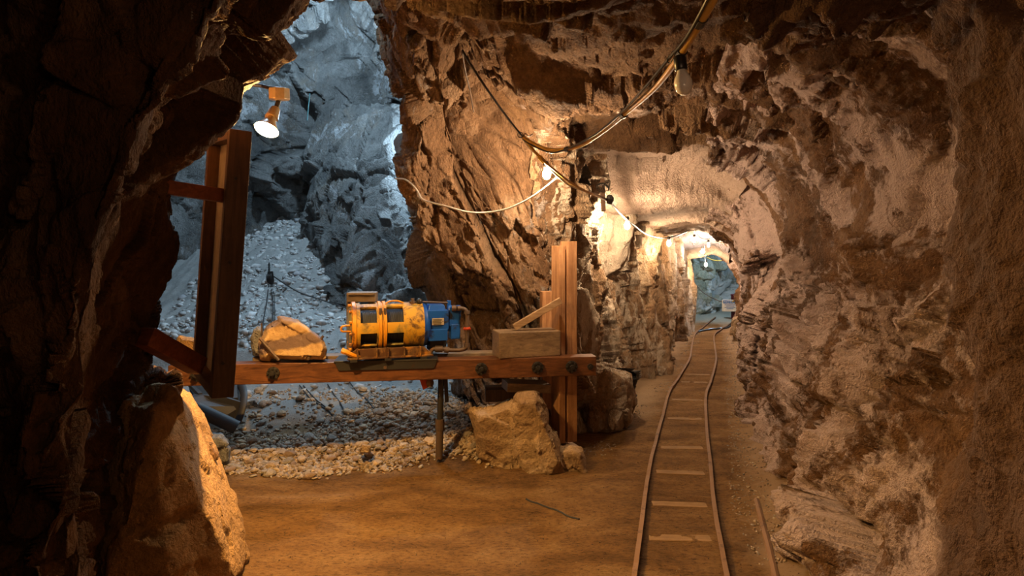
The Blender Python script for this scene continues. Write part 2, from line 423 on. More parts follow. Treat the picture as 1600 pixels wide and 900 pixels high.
M['maroon'] = plain('maroon_metal', (0.10, 0.012, 0.018), 0.6)
M['glass'] = plain('frosted_glass', (0.90, 0.86, 0.82), 0.2)
M['bulb_warm'] = glow('lit_bulb', (1.0, 0.70, 0.42), BULB)
M['bulb_cool'] = glow('lit_cool_bulb', (0.75, 0.88, 1.0), BULB * 0.25)
M['bulb_far'] = glow('lit_far_bulb', (1.0, 0.70, 0.42), BULB * 0.42)
M['bulb_mid'] = glow('lit_tunnel_bulb', (1.0, 0.72, 0.45), BULB * 0.85)
M['flood'] = glow('lit_reflector_face', AMBER, FLOOD)
M['cyan'] = plain('cyan_cord', (0.10, 0.45, 0.50), 0.5)

# ------------------------------------------------------------------ rock shell
def cr_matrix(n_ctrl, ts):
    m = np.zeros((len(ts), n_ctrl))
    for r, t in enumerate(ts):
        i = min(int(t), n_ctrl - 2); f = t - i
        w = [0.5 * (-f + 2 * f * f - f ** 3), 0.5 * (2 - 5 * f * f + 3 * f ** 3), 0.5 * (f + 4 * f * f - 3 * f ** 3), 0.5 * (-f * f + f ** 3)]
        for k, ww in zip((i - 1, i, i + 1, i + 2), w): m[r, min(max(k, 0), n_ctrl - 1)] += ww
    return m

def params(ctrl, n, axis):
    """sample more finely where the surface is near"""
    a = np.moveaxis(ctrl, axis, 0); seg = np.linalg.norm(a[1:] - a[:-1], axis=2)
    mid = (a[1:] + a[:-1]) / 2; dist = np.linalg.norm(mid - np.array([0, 0, EYE]), axis=2)
    wgt = (seg / np.maximum(dist, 1.2)).mean(1) + 1e-3
    cum = np.concatenate([[0], np.cumsum(wgt)]); tt = np.linspace(0, cum[-1], n)
    return np.interp(tt, cum, np.arange(len(cum)))

def sheet(name, ctrl, nu, nv, disp, mat, toward=(0, 3, 1.4), parent=None):
    ctrl = np.array([[tuple(p) for p in row] for row in ctrl], float)
    U = cr_matrix(ctrl.shape[0], params(ctrl, nu, 0)); V = cr_matrix(ctrl.shape[1], params(ctrl, nv, 1))
    g = np.einsum('ai,ijk,bj->abk', U, ctrl, V)
    du = np.gradient(g, axis=0); dv = np.gradient(g, axis=1)
    n = np.cross(du, dv); n /= np.linalg.norm(n, axis=2, keepdims=True) + 1e-9
    flip = (n * (np.array(toward) - g)).sum(2).mean() < 0
    if flip: n = -n
    p = g.reshape(-1, 3); nn = n.reshape(-1, 3)
    p = p + nn * disp(p)[:, None]
    me = bpy.data.meshes.new(name)
    idx = np.arange(nu * nv).reshape(nu, nv)
    q = np.stack([idx[:-1, :-1], idx[1:, :-1], idx[1:, 1:], idx[:-1, 1:]], -1).reshape(-1, 4)
    if flip: q = q[:, ::-1]
    me.vertices.add(len(p)); me.vertices.foreach_set('co', p.astype(np.float32).ravel())
    me.loops.add(q.size); me.loops.foreach_set('vertex_index', q.astype(np.int32).ravel())
    me.polygons.add(len(q)); me.polygons.foreach_set('loop_start', np.arange(0, q.size, 4, dtype=np.int32))
    me.update(calc_edges=True); me.validate()
    o = add_obj(name, me, mat, parent, smooth=True)
    return o

ZS = None
def sec(d, pts): return [(x, d, z) for x, z in pts]
right_rows = [
 sec(-1.2, [(.9, -.15), (1.0, .6), (1.15, 1.3), (1.1, 2.0), (.9, 2.45), (.5, 2.6), (0, 2.65), (-1.2, 2.65), (-3.0, 2.5)]),
 sec(0.6, [(.9, -.15), (1.0, .6), (1.15, 1.3), (1.1, 2.0), (.9, 2.45), (.5, 2.6), (0, 2.65), (-1.2, 2.65), (-3.0, 2.5)]),
 sec(1.4, [(1.0, -.15), (1.15, .6), (1.28, 1.3), (1.22, 2.0), (1.05, 2.4), (.6, 2.55), (0, 2.6), (-1.1, 2.6), (-2.8, 2.5)]),
 sec(1.95, [(1.15, -.15), (1.28, .6), (1.36, 1.3), (1.32, 2.0), (1.2, 2.38), (.75, 2.5), (.1, 2.55), (-.8, 2.6), (-2.2, 2.6)]),
 sec(2.5, [(1.30, -.15), (1.5, .6), (1.78, 1.3), (1.82, 2.0), (1.55, 2.45), (.95, 2.6), (.3, 2.6), (-.5, 2.68), (-1.4, 2.8)]),
 sec(3.3, [(1.56, -.15), (1.74, .6), (1.98, 1.3), (2.05, 2.0), (1.75, 2.5), (1.1, 2.68), (.45, 2.68), (-.2, 2.85), (-.9, 3.2)]),
 sec(4.2, [(1.72, -.15), (1.9, .6), (2.12, 1.3), (2.18, 2.0), (1.9, 2.5), (1.3, 2.68), (.7, 2.68), (.1, 2.75), (-.6, 3.2)]),
 sec(5.2, [(2.02, -.15), (2.15, .6), (2.33, 1.3), (2.32, 2.0), (2.05, 2.42), (1.6, 2.58), (1.1, 2.6), (.6, 2.62), (0, 2.7)]),
 sec(6.5, [(2.48, -.15), (2.58, .6), (2.68, 1.3), (2.6, 1.95), (2.38, 2.32), (2.1, 2.5), (1.7, 2.56), (1.2, 2.58), (.5, 2.6)]),
 sec(6.85, [(2.58, -.15), (2.65, .6), (2.72, 1.3), (2.6, 1.85), (2.4, 2.2), (2.15, 2.42), (1.75, 2.5), (1.25, 2.5), (.5, 2.5)]),
 sec(7.15, [(2.66, -.15), (2.7, .6), (2.74, 1.3), (2.6, 1.8), (2.44, 2.03), (2.2, 2.12), (1.8, 2.12), (1.4, 2.1), (.5, 2.1)]),
 sec(9.3, [(3.36, -.15), (3.42, .5), (3.44, 1.15), (3.34, 1.6), (3.14, 1.92), (2.9, 2.05), (2.6, 2.08), (2.3, 2.02), (1.8, 1.9)]),
 sec(9.7, [(3.48, -.15), (3.54, .5), (3.56, 1.1), (3.46, 1.5), (3.26, 1.82), (3.0, 1.95), (2.7, 1.97), (2.4, 1.92), (1.9, 1.85)]),
 sec(11.5, [(4.05, -.15), (4.12, .5), (4.14, 1.1), (4.05, 1.5), (3.88, 1.78), (3.65, 1.92), (3.4, 1.96), (3.15, 1.92), (2.6, 1.85)]),
 sec(14.0, [(4.95, -.15), (5.0, .45), (5.02, .85), (4.97, 1.15), (4.85, 1.38), (4.62, 1.52), (4.4, 1.56), (4.2, 1.5), (3.5, 1.4)]),
 sec(14.4, [(6.2, -.15), (6.3, .5), (6.4, 1.2), (6.3, 1.8), (6.0, 2.3), (5.4, 2.6), (4.6, 2.7), (4.0, 2.6), (3.2, 2.4)]),
]
def disp_right(p):
    A = aniso((0.3, 1.0, -0.5), 1.5)
    craggy = sstep(-0.15, 0.35, vnoise(p * 0.8, 5) + 0.35 * (1.2 - p[:, 2]))
    far = sstep(6.5, 9, p[:, 1])
    near = 1 - sstep(1.6, 3.0, p[:, 1])
    top = sstep(2.05, 2.45, p[:, 2])
    big = 0.10 * fbm(p * 1.1, 3, 3)
    rk = rocky(p, 21, [(0.62, 0.13), (0.26, 0.055), (0.11, 0.024), (0.05, 0.009)], A, 0.3, 0.3)
    flow = 0.030 * ridged(p * np.array([3.2, 3.2, 1.6]) + 0.6 * vnoise(p * 2, 8)[:, None], 31, 5)
    lump = 0.02 * fbm(p * 9, 41, 4)
    low = (1 - sstep(1.1, 1.6, p[:, 2])) * sstep(2.2, 2.9, p[:, 1])
    a = (0.25 + 0.6 * np.maximum(craggy, top) + 0.55 * craggy * low) * (1 - 0.55 * far)
    return big * (1 - 0.5 * far) - 0.06 + rk * a + flow * (1 - 0.6 * top) * (0.6 + craggy) + lump
def split_sheet():
    """right wall and ceiling share one surface: cut at the shoulder"""
    wall = [row[:6] for row in right_rows]; roof = [row[4:] for row in right_rows]
    return wall, roof
wr, cl = split_sheet()
def disp_ceiling(p):
    A = aniso((1.0, -0.35, 0.1), 2.2)
    far = sstep(5.6, 6.6, p[:, 1])
    a = 1 - 0.68 * far
    rk = rocky(p, 61, [(0.95, 0.24), (0.40, 0.085), (0.17, 0.028), (0.07, 0.009)], A, 0.25, 0.2)
    w_ = sstep(-1.0, 0.6, p[:, 0] * 0 + 1)
    return a * (0.9 * rk - 0.10 + 0.06 * fbm(p * 1.2, 3, 3)) - 0.03 + 0.012 * ridged(p * 7, 44, 3)
# the two sheets overlap by one control span and follow the same section curves
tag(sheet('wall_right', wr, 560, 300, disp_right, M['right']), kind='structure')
tag(sheet('ceiling', cl, 460, 330, disp_ceiling, M['ceiling']), kind='structure')

# pillar between the stope and the tunnel, running on as the tunnel's left wall
pil = [
 [(560,-60,6.2),(590,80,6.4),(625,200,6.6),(640,290,6.8),(660,370,7.0),(690,440,7.2),(715,510,7.2),(735,600,7.0),(760,690,6.6),(775,760,6.2)],
 [(578,-60,4.2),(605,70,4.5),(632,190,4.8),(630,290,5.0),(634,370,5.3),(660,440,5.6),(692,510,5.8),(712,600,5.8),(738,690,5.6),(760,760,5.4)],
 [(640,-60,3.6),(670,80,4.2),(695,190,4.7),(705,290,5.0),(715,370,5.2),(735,440,5.4),(755,510,5.6),(780,600,5.6),(800,690,5.3),(810,760,5.2)],
 [(735,-40,3.6),(755,100,4.3),(775,190,4.9),(785,290,5.1),(795,370,5.2),(805,440,5.35),(820,510,5.5),(835,600,5.5),(850,690,5.25),(855,760,5.2)],
 [(850,0,4.2),(850,110,4.8),(850,200,5.1),(855,290,5.2),(860,370,5.3),(865,440,5.5),(868,510,5.6),(875,600,5.5),(880,690,5.35),(885,770,5.3)],
 [(905,60,5.0),(905,150,5.4),(908,220,5.6),(906,290,5.6),(900,370,5.6),(900,440,5.7),(905,510,5.75),(910,600,5.7),(914,690,5.5),(916,770,5.4)],
 [(926,160,6.1),(926,200,6.2),(926,240,6.3),(922,300,6.3),(920,370,6.3),(922,440,6.3),(928,510,6.3),(936,590,6.35),(948,660,6.4),(954,700,6.4)],
 [(939,220,7.0),(942,240,7.0),(942,270,7.0),(938,320,7.0),(936,380,7.0),(940,440,7.0),(948,510,7.0),(959,570,7.05),(970,630,7.1),(976,670,7.1)],
 [(974,260,7.9),(974,280,7.9),(974,310,7.9),(974,350,7.9),(976,390,7.9),(980,440,7.9),(986,490,7.9),(994,550,7.9),(1002,605,7.9),(1008,640,7.9)],
 [(1014,290,9.2),(1014,310,9.2),(1014,335,9.2),(1018,360,9.2),(1020,400,9.2),(1024,440,9.2),(1028,480,9.2),(1034,520,9.2),(1040,575,9.2),(1044,600,9.2)],
 [(1042,310,11.2),(1044,330,11.2),(1046,350,11.2),(1050,370,11.2),(1050,400,11.2),(1052,430,11.2),(1054,460,11.2),(1056,500,11.2),(1060,542,11.2),(1062,560,11.2)],
 [(1070,340,13.8),(1076,360,13.8),(1080,380,13.8),(1084,400,13.8),(1084,420,13.8),(1084,440,13.8),(1086,460,13.8),(1086,480,13.8),(1088,514,13.8),(1090,530,13.8)],
 [(1000,300,14.3),(1000,340,14.3),(1000,370,14.3),(1000,400,14.3),(1000,420,14.3),(1000,440,14.3),(1000,460,14.3),(1000,480,14.3),(1000,514,14.3),(1000,530,14.3)],
]
pil = [[P(*q) for q in row] for row in pil]
def disp_pillar(p):
    A = aniso((0.42, 0.15, -0.9), 3.4)
    V = aniso((0.05, 0.1, 1.0), 2.6)
    tun = sstep(0.5, 1.1, p[:, 0])
    r1 = rocky(p, 131, [(0.50, 0.19), (0.22, 0.085), (0.10, 0.035), (0.045, 0.012)], A, 0.35, 0.15)
    r2 = rocky(p, 171, [(0.55, 0.22), (0.24, 0.09), (0.10, 0.03)], V, 0.25, 0.3)
    r3 = 0.03 * ridged(p * np.array([4, 4, 1.3]), 77, 4)
    far = sstep(8, 11, p[:, 1])
    return -0.11 + (1 - tun) * r1 + tun * (r2 + r3) * (1 - 0.45 * far) + 0.03 * fbm(p * 2.2, 9, 3)
tag(sheet('wall_center', pil[:6], 420, 420, disp_pillar, M['pillar'], (0.3, 3, 1.5)), kind='structure')
tag(sheet('wall_tunnel_left', pil[4:], 330, 300, disp_pillar, M['leftw'], (3.0, 8, 1.2)), kind='structure')

# near rock on the left with the arch into the stope
def ring(pts): return [P(*q) for q in pts]
zz = [-.15, .2, .5, .75, .95, 1.15, 1.45, 1.75, 2.0, 2.15, 2.3, 2.45, 2.6]
left_rows = [
 [(-2.7, -1.2, z) for z in zz],
 [(-2.8, 0.6, z) for z in zz],
 [(-2.3 + 0.1 * max(0, z - 1.4), 1.75, z) for z in zz],
 ring([(125,1100,2.0),(128,900,2.0),(122,760,1.95),(122,650,1.9),(128,580,1.9),(140,500,1.85),(142,410,1.8),(165,310,1.8),(195,200,1.8),(240,110,1.8),(310,30,1.8),(380,-50,1.8),(450,-130,1.8)]),
 ring([(160,1060,2.45),(165,880,2.45),(160,760,2.4),(160,650,2.35),(165,580,2.3),(175,500,2.25),(185,410,2.2),(205,310,2.15),(245,195,2.1),(295,110,2.1),(360,40,2.1),(430,-30,2.15),(500,-110,2.2)]),
 ring([(255,1000,2.9),(240,850,2.95),(232,740,2.9),(225,650,2.85),(220,590,2.8),(225,520,2.7),(225,420,2.6),(235,310,2.5),(285,190,2.4),(340,110,2.4),(420,60,2.4),(490,-5,2.5),(545,-80,2.5)]),
 ring([(385,920,3.25),(350,820,3.3),(330,740,3.4),(318,660,3.4),(300,600,3.4),(262,530,3.1),(290,420,2.95),(286,310,2.85),(346,200,2.75),(384,122,2.75),(458,66,2.8),(530,0,2.9),(570,-75,3.0)]),
 ring([(330,880,3.7),(300,800,3.8),(285,730,3.9),(275,660,3.9),(255,610,3.8),(150,540,3.5),(150,420,3.3),(160,310,3.2),(235,180,3.1),(350,100,3.1),(420,40,3.1),(480,-20,3.2),(520,-110,3.3)]),
 ring([(200,860,4.0),(180,780,4.1),(160,720,4.3),(150,650,4.3),(140,600,4.2),(120,540,4.1),(110,420,4.0),(120,310,3.9),(180,150,3.7),(240,60,3.6),(300,-20,3.6),(360,-90,3.7),(420,-180,3.8)]),
]
def disp_left(p):
    A = aniso((0.4, 0.15, 0.9), 2.2)
    low = 1 - sstep(0.75, 1.05, p[:, 2])
    r = rocky(p, 231, [(0.42, 0.12), (0.19, 0.05), (0.08, 0.014)], A, 0.2, 0.2)
    r2 = rocky(p, 251, [(0.34, 0.075), (0.15, 0.032), (0.06, 0.009)], None, 0.45, 0.2)
    fl = 0.028 * ridged(p * np.array([5, 5, 2.2]), 83, 4)
    return -0.12 + (1 - low) * (r + fl) + low * r2 + 0.05 * fbm(p * 1.6, 12, 3)
tag(sheet('wall_left', left_rows, 560, 460, disp_left, M['near'], (0.2, 2.0, 1.4)), kind='structure')

# the stope: a tall chamber behind
plan = [(-3.0, 3.3), (-3.9, 4.0), (-4.7, 5.6), (-5.0, 7.6), (-4.6, 9.4), (-3.7, 10.4), (-2.7, 10.9), (-2.0, 10.7), (-1.3, 10.3), (-0.5, 9.9), (0.1, 8.9), (0.35, 7.2), (0.4, 6.2)]
rowz = [-.3, .8, 1.6, 2.3, 3.1, 4.0, 4.9, 5.5, 5.7]
shr = [1.0, 1.0, 1.0, 1.03, 1.0, .93, .78, .45, .06]
cxy = (-1.9, 7.0)
stope = []
for (x, y) in plan:
    col = []
    for z, k in zip(rowz, shr):
        col.append((cxy[0] + (x - cxy[0]) * k + (0.35 if 3 < z < 5 and x > -2 else 0) * -1, cxy[1] + (y - cxy[1]) * k, z))
    stope.append(col)
def disp_stope(p):
    A = aniso((0.5, 0.2, -0.85), 2.0)
    return rocky(p, 331, [(1.35, 0.42), (0.6, 0.20), (0.26, 0.075), (0.11, 0.02)], A, 0.3, 0.45) + 0.10 * fbm(p * 0.9, 14, 4)
tag(sheet('wall_back', stope, 520, 330, disp_stope, M['stope'], (-1.9, 7, 2)), kind='structure')

# blocky rock face standing in the stope
blk = [
 [(470,300,9.6),(470,360,9.6),(480,420,9.6),(490,480,9.6),(490,560,9.2),(490,620,8.6)],
 [(520,285,9.0),(517,345,8.9),(512,400,8.7),(512,450,8.5),(520,500,8.3),(520,580,8.0)],
 [(570,290,8.7),(572,345,8.5),(575,400,8.3),(578,450,8.1),(585,500,7.9),(585,580,7.6)],
 [(620,290,8.6),(628,345,8.4),(636,400,8.2),(640,450,8.0),(645,500,7.9),(650,580,7.6)],
 [(640,300,9.2),(648,350,9.2),(656,400,9.1),(662,450,9.0),(668,500,8.9),(670,580,8.8)],
]
blk = [[P(*q) for q in row] for row in blk]
blk = [[Vector((r[0].x, r[0].y + .9, r[0].z + 1.3))] + [Vector((r[0].x - .1, r[0].y + .35, r[0].z + .45))] + r for r in blk]
def disp_blk(p):
    return rocky(p, 431, [(0.9, 0.18), (0.4, 0.10), (0.16, 0.03)], aniso((0.2, 0.1, -1), 1.6), 0.3, 0.4)
tag(sheet('wall_stope_buttress', blk, 220, 240, disp_blk, M['stope'], (-1.6, 5, 2)), kind='structure')

# end of the tunnel
endr = [[(3.2 + i * 0.75, 16.4 + 0.5 * math.sin(i * 1.7) + (0.9 if i >= 3 else 0), z) for z in (-.3, .4, 1.0, 1.6, 2.2, 3.0)] for i in range(7)]
def disp_end(p): return rocky(p, 531, [(0.9, 0.30), (0.4, 0.13), (0.16, 0.04)], aniso((0.5, 0, 0.8), 1.6), 0.4, 0.3)
tag(sheet('wall_tunnel_end', endr, 200, 200, disp_end, M['endw'], (4, 10, 1)), kind='structure')

# ------------------------------------------------------------------ floor
YP = [0, 4.75, 5.25, 5.7, 6.3, 7.0, 8.2, 9.4, 10.6, 12]
ZP = [0, 0.0, 0.12, 0.26, 0.28, 0.46, 0.95, 1.58, 2.25, 2.5]
def ground(x, y, fine=True):
    """height of the mine floor at (x, y)"""
    x = np.asarray(x, float); y = np.asarray(y, float)
    m = 1 - sstep(-0.15, 0.45, x)
    yy = y + 0.18 * np.sin(x * 1.7 + 0.6) + 0.30 * sstep(-1.2, -2.6, x) * -1 * (y < 7)
    z = m * np.interp(yy, YP, ZP)
    z = z + m * 0.10 * np.exp(-((x + 0.95) / 0.6) ** 2 - ((y - 5.75) / 0.35) ** 2)
    rw = x - 0.31 * y                      # bank of spoil along the right wall
    z = z + 0.10 * sstep(0.28, 0.75, rw) * (y < 13.5)
    z = z + 0.06 * sstep(13.6, 15.2, y)
    p = np.stack([x, y, np.zeros_like(x)], 1)
    z = z + 0.012 * fbm(p * 2.0, 71, 3) + m * sstep(5.6, 6.6, y) * 0.035 * fbm(p * 3.0, 75, 4)
    if fine: z = z + 0.005 * fbm(p * 14, 73, 3) + m * sstep(7.0, 8.0, y) * 0.03 * ridged(p * 6, 79, 3)
    return z
def gz(x, y): return float(ground([x], [y])[0])
nx, ny = 460, 560
ty = np.linspace(0, 1, ny); Y = 1.2 * (18.5 / 1.2) ** ty - 0.2
Y = np.concatenate([[-1.5, 0.2], Y[1:]]); ny = len(Y)
sx = np.linspace(-1, 1, nx)
Xc = np.interp(Y, [-2, 3, 5, 8, 18], [0, 0, -0.6, -0.3, 2.5]); Xw = np.interp(Y, [-2, 3, 5, 8, 18], [2.2, 2.6, 4.2, 5.0, 5.5])
gx = Xc[:, None] + Xw[:, None] * sx[None, :]; gy = np.repeat(Y[:, None], nx, 1)
gzv = ground(gx.ravel(), gy.ravel())
me = bpy.data.meshes.new('floor'); idx = np.arange(nx * ny).reshape(ny, nx)
q = np.stack([idx[:-1, :-1], idx[:-1, 1:], idx[1:, 1:], idx[1:, :-1]], -1).reshape(-1, 4)
me.vertices.add(nx * ny); me.vertices.foreach_set('co', np.stack([gx.ravel(), gy.ravel(), gzv], 1).astype(np.float32).ravel())
me.loops.add(q.size); me.loops.foreach_set('vertex_index', q.astype(np.int32).ravel())
me.polygons.add(len(q)); me.polygons.foreach_set('loop_start', np.arange(0, q.size, 4, dtype=np.int32)); me.update(calc_edges=True)
tag(add_obj('floor', me, M['floor'], smooth=True), kind='structure')

# ------------------------------------------------------------------ loose stones
bm = bmesh.new(); bmesh.ops.create_icosphere(bm, subdivisions=1, radius=1.0)
ICO_V = np.array([v.co[:] for v in bm.verts]); ICO_F = np.array([[v.index for v in f.verts] for f in bm.faces]); bm.free()
rng = np.random.default_rng(7)
def stones(name, cx, cy, size, mat, sink=0.3, flat=(0.45, 0.85)):
    """many angular stones as one object; size is an array of radii"""
    n = len(cx)
    v = np.repeat(ICO_V[None], n, 0) * (1 + rng.uniform(-0.52, 0.32, (n, len(ICO_V), 1)))
    v *= np.stack([rng.uniform(0.8, 1.5, n), rng.uniform(0.6, 1.0, n), rng.uniform(*flat, n)], 1)[:, None, :]
    a, b_, c_ = rng.uniform(0, 2 * PI, n), rng.uniform(-.5, .5, n), rng.uniform(-.5, .5, n)
    def rot(v, i, j, t):
        w_ = v.copy(); c, s = np.cos(t)[:, None], np.sin(t)[:, None]
        w_[..., i] = v[..., i] * c - v[..., j] * s; w_[..., j] = v[..., i] * s + v[..., j] * c; return w_
    v = rot(rot(rot(v, 0, 2, b_), 1, 2, c_), 0, 1, a) * size[:, None, None]
    cz = ground(cx, cy, False) + size * sink
    v += np.stack([cx, cy, cz], 1)[:, None, :]
    f = (ICO_F[None] + np.arange(n)[:, None, None] * len(ICO_V)).reshape(-1, 3)
    me = bpy.data.meshes.new(name); p = v.reshape(-1, 3)
    me.vertices.add(len(p)); me.vertices.foreach_set('co', p.astype(np.float32).ravel())
    me.loops.add(f.size); me.loops.foreach_set('vertex_index', f.astype(np.int32).ravel())
    me.polygons.add(len(f)); me.polygons.foreach_set('loop_start', np.arange(0, f.size, 3, dtype=np.int32)); me.update(calc_edges=True)
    return add_obj(name, me, mat)
# gravel bank under the beam: denser towards its crest
def gravel_points(n):
    x = rng.uniform(-2.75, -0.12, n * 6); y = rng.uniform(4.7, 6.35, n * 6)
    front = 5.02 - 0.12 * np.sin(x * 3.1) + 0.05 * np.sin(x * 9) + 0.10 * (x + 1) * (x < -1)
    back = 5.72 + 0.08 * np.sin(x * 5 + 1) - 0.42 * sstep(-0.9, -2.3, x)
    pr = sstep(front - 0.25, front + 0.12, y) * (1 - 0.93 * sstep(back - 0.15, back + 0.15, y))
    k = rng.uniform(0, 1, n * 6) < pr
    return x[k][:n], y[k][:n]
x, y = gravel_points(9000)
o = stones('gravel', x, y, rng.uniform(0.009, 0.020, len(x)) * rng.choice([0.8, 1, 1, 1.5], len(x)), M['gravel'])
tag(o, 'bank of small broken gravel on the floor under the wooden beam', 'gravel', kind='stuff')
x = rng.uniform(-4.4, -0.3, 11000); y = rng.uniform(6.1, 10.4, 11000)
pr = 0.10 + 0.9 * sstep(6.9, 8.0, y + 0.3 * np.sin(x * 4)); k = rng.uniform(0, 1, len(x)) < pr
x, y = x[k], y[k]
sz = 0.012 + 0.05 * rng.uniform(0, 1, len(x)) ** 6 + 0.012 * rng.uniform(0, 1, len(x))
tag(stones('rubble', x, y, sz, M['rubble'], 0.25), 'slope of pale dusty rubble rising at the back of the grey chamber', 'rubble', kind='stuff')
x = rng.uniform(0, 1, 1500); yv = 3.4 + 9.5 * rng.uniform(0, 1, 1500) ** 1.2
xb = np.interp(yv, [3.3, 4.2, 5.2, 6.5, 7.1, 9.3, 11.5, 14], [1.56, 1.72, 2.02, 2.48, 2.66, 3.36, 4.05, 4.95]) - 0.30 * x ** 0.8 + 0.02
tag(stones('spoil', xb, yv, rng.uniform(0.004, 0.013, len(x)), M['gravel'], 0.0), 'scatter of pale crumbs along the foot of the right wall', 'rubble', kind='stuff')
xl = np.interp(yv, [3.3, 5.4, 6.4, 7.1, 7.9, 9.2, 11.2, 13.8], [0.2, .62, 1.03, 1.42, 1.8, 2.35, 3.0, 3.95]) + 0.25 * x ** 1.5
kk = (yv > 5.2) & (np.sin(yv * 5) > 0.1)
tag(stones('spoil', xl[kk], yv[kk], rng.uniform(0.004, 0.013, kk.sum()) , M['gravel'], 0.1), 'scatter of crumbs along the foot of the left tunnel wall', 'rubble', kind='stuff')
xg = rng.uniform(-1.7, 2.2, 5000); yg = 3.0 + 5.0 * rng.uniform(0, 1, 5000) ** 1.6
tag(stones('grit', xg, yg, rng.uniform(0.0015, 0.0055, 5000), M['grit'], 0.2), 'fine grit scattered over the ochre dirt floor', 'grit', kind='stuff')

# the larger gravel stones, each its own object
protos = []
def stone_mesh(seed, n=2):
    b = bmesh.new(); bmesh.ops.create_icosphere(b, subdivisions=n, radius=1.0)
    v = np.array([q.co[:] for q in b.verts])
    f, e = facet(v * 0.75 + seed * 7.7, seed, 0.9); rr = 1 + 0.33 * f
    for q, r_, in zip(b.verts, rr): q.co *= r_
    for q in b.verts: q.co = Vector((q.co.x * 1.2, q.co.y * 0.85, q.co.z * 0.6))
    m_ = bpy.data.meshes.new('gravel_stone'); b.to_mesh(m_); b.free(); m_.materials.append(M['gravel_one'][seed % 4]); return m_
M['gravel_one'] = [rock_mat('loose_stone', tuple(c * 0.7 for c in col), col, tuple(min(1, c * 1.25) for c in col), bumpd=0.006) for col in ((0.34, 0.25, 0.16), (0.26, 0.22, 0.18), (0.42, 0.31, 0.20), (0.22, 0.15, 0.10))]
pm = [stone_mesh(s) for s in range(10)]
x, y = gravel_points(290)
base = None
for i in range(len(x)):
    if base is None: s = bpy.data.objects.new('gravel_stone', pm[0]); base = s
    else: s = base.copy(); s.data = pm[i % 10]
    C.objects.link(s)
    r_ = 0.020 + 0.028 * rng.uniform() ** 2
    s.scale = (r_, r_, r_); s.location = (x[i], y[i], gz(x[i], y[i]) + r_ * 0.45)
    s.rotation_euler = (rng.uniform(-.4, .4), rng.uniform(-.4, .4), rng.uniform(0, 6.28))
    tag(s, 'broken stone lying among the small gravel under the beam', 'stone', 'larger stones in the gravel bank')

def hull_rock(name, pts, mat, seed, label, cat='boulder', amp=1.0, size=0.12, parent=None, org=None, cuts=5, group=None, levels=None):
    """angular boulder: convex hull of hand-placed corners, finely cut and fractured"""
    b = bmesh.new()
    for p in pts: b.verts.new(p)
    r_ = bmesh.ops.convex_hull(b, input=b.verts)
    for v in [v for v in b.verts if not v.link_faces]: b.verts.remove(v)
    bmesh.ops.triangulate(b, faces=b.faces)
    for _ in range(cuts):
        L = [e for e in b.edges if e.calc_length() > size / 9]
        if not L: break
        bmesh.ops.subdivide_edges(b, edges=L, cuts=1); bmesh.ops.triangulate(b, faces=[f for f in b.faces if len(f.verts) > 3])
        if len(b.verts) > 14000: break
    bmesh.ops.smooth_vert(b, verts=b.verts, factor=0.5, use_axis_x=True, use_axis_y=True, use_axis_z=True)
    bmesh.ops.smooth_vert(b, verts=b.verts, factor=0.5, use_axis_x=True, use_axis_y=True, use_axis_z=True)
    b.normal_update()
    v = np.array([q.co[:] for q in b.verts]); n = np.array([q.normal[:] for q in b.verts])
    v = v + n * (amp * rocky(v, seed, levels or [(size * 1.7, size * 0.20), (size * 0.6, size * 0.055), (size * 0.2, size * 0.012)], None, 0.4, size * 0.3))[:, None]
    lo, hi = v.min(0), v.max(0); org = Vector(((lo[0] + hi[0]) / 2, (lo[1] + hi[1]) / 2, lo[2])) if org is None else Vector(org)
    for q, c in zip(b.verts, v): q.co = Vector(c) - org
    m_ = bpy.data.meshes.new(name); b.to_mesh(m_); b.free()
    o = add_obj(name, m_, mat, smooth=True); o.location = org
    return tag(o, label, cat, group)

def outline_rock(name, outline, d, depth, mat, seed, label, shrink=0.75, **k):
    """corners given by the outline the stone shows, with a real depth behind it"""
    c = np.mean([(a, b) for a, b in outline], 0); pts = []
    for a, b in outline:
        pts.append(P(a, b, d)); pts.append(P(a, b, d + depth * 0.55) )
        pts.append(P(c[0] + (a - c[0]) * shrink, c[1] + (b - c[1]) * shrink, d - depth * 0.28))
        pts.append(P(c[0] + (a - c[0]) * shrink, c[1] + (b - c[1]) * shrink, d + depth))
    return hull_rock(name, pts, mat, seed, label, **k)

# rocks at the foot of the pillar
outline_rock('boulder', [(735,640),(800,622),(850,640),(858,700),(835,745),(790,748),(745,715)], 4.95, 0.5, M['boulder'], 611,
             'broad tan boulder at the pillar foot beside the gravel bank', size=0.22, cuts=6)
outline_rock('boulder', [(808,612),(835,615),(850,650),(872,690),(885,735),(865,760),(822,755),(800,720),(790,670),(795,638)], 4.85, 0.35, M['boulder'], 613,
             'tall pointed cracked tan boulder left of the wooden post', size=0.15, cuts=6)
outline_rock('boulder', [(868,698),(905,700),(920,745),(905,765),(870,760)], 4.95, 0.4, M['boulder'], 617,
             'low rock carrying the foot of the wooden post', size=0.14, cuts=6)
outline_rock('boulder', [(900,578),(945,566),(985,585),(992,625),(985,655),(950,692),(912,690)], 5.95, 0.5, M['leftw'], 619,
             'rough brown boulder low on the tunnel wall right of the post', size=0.12, cuts=6, amp=1.6)
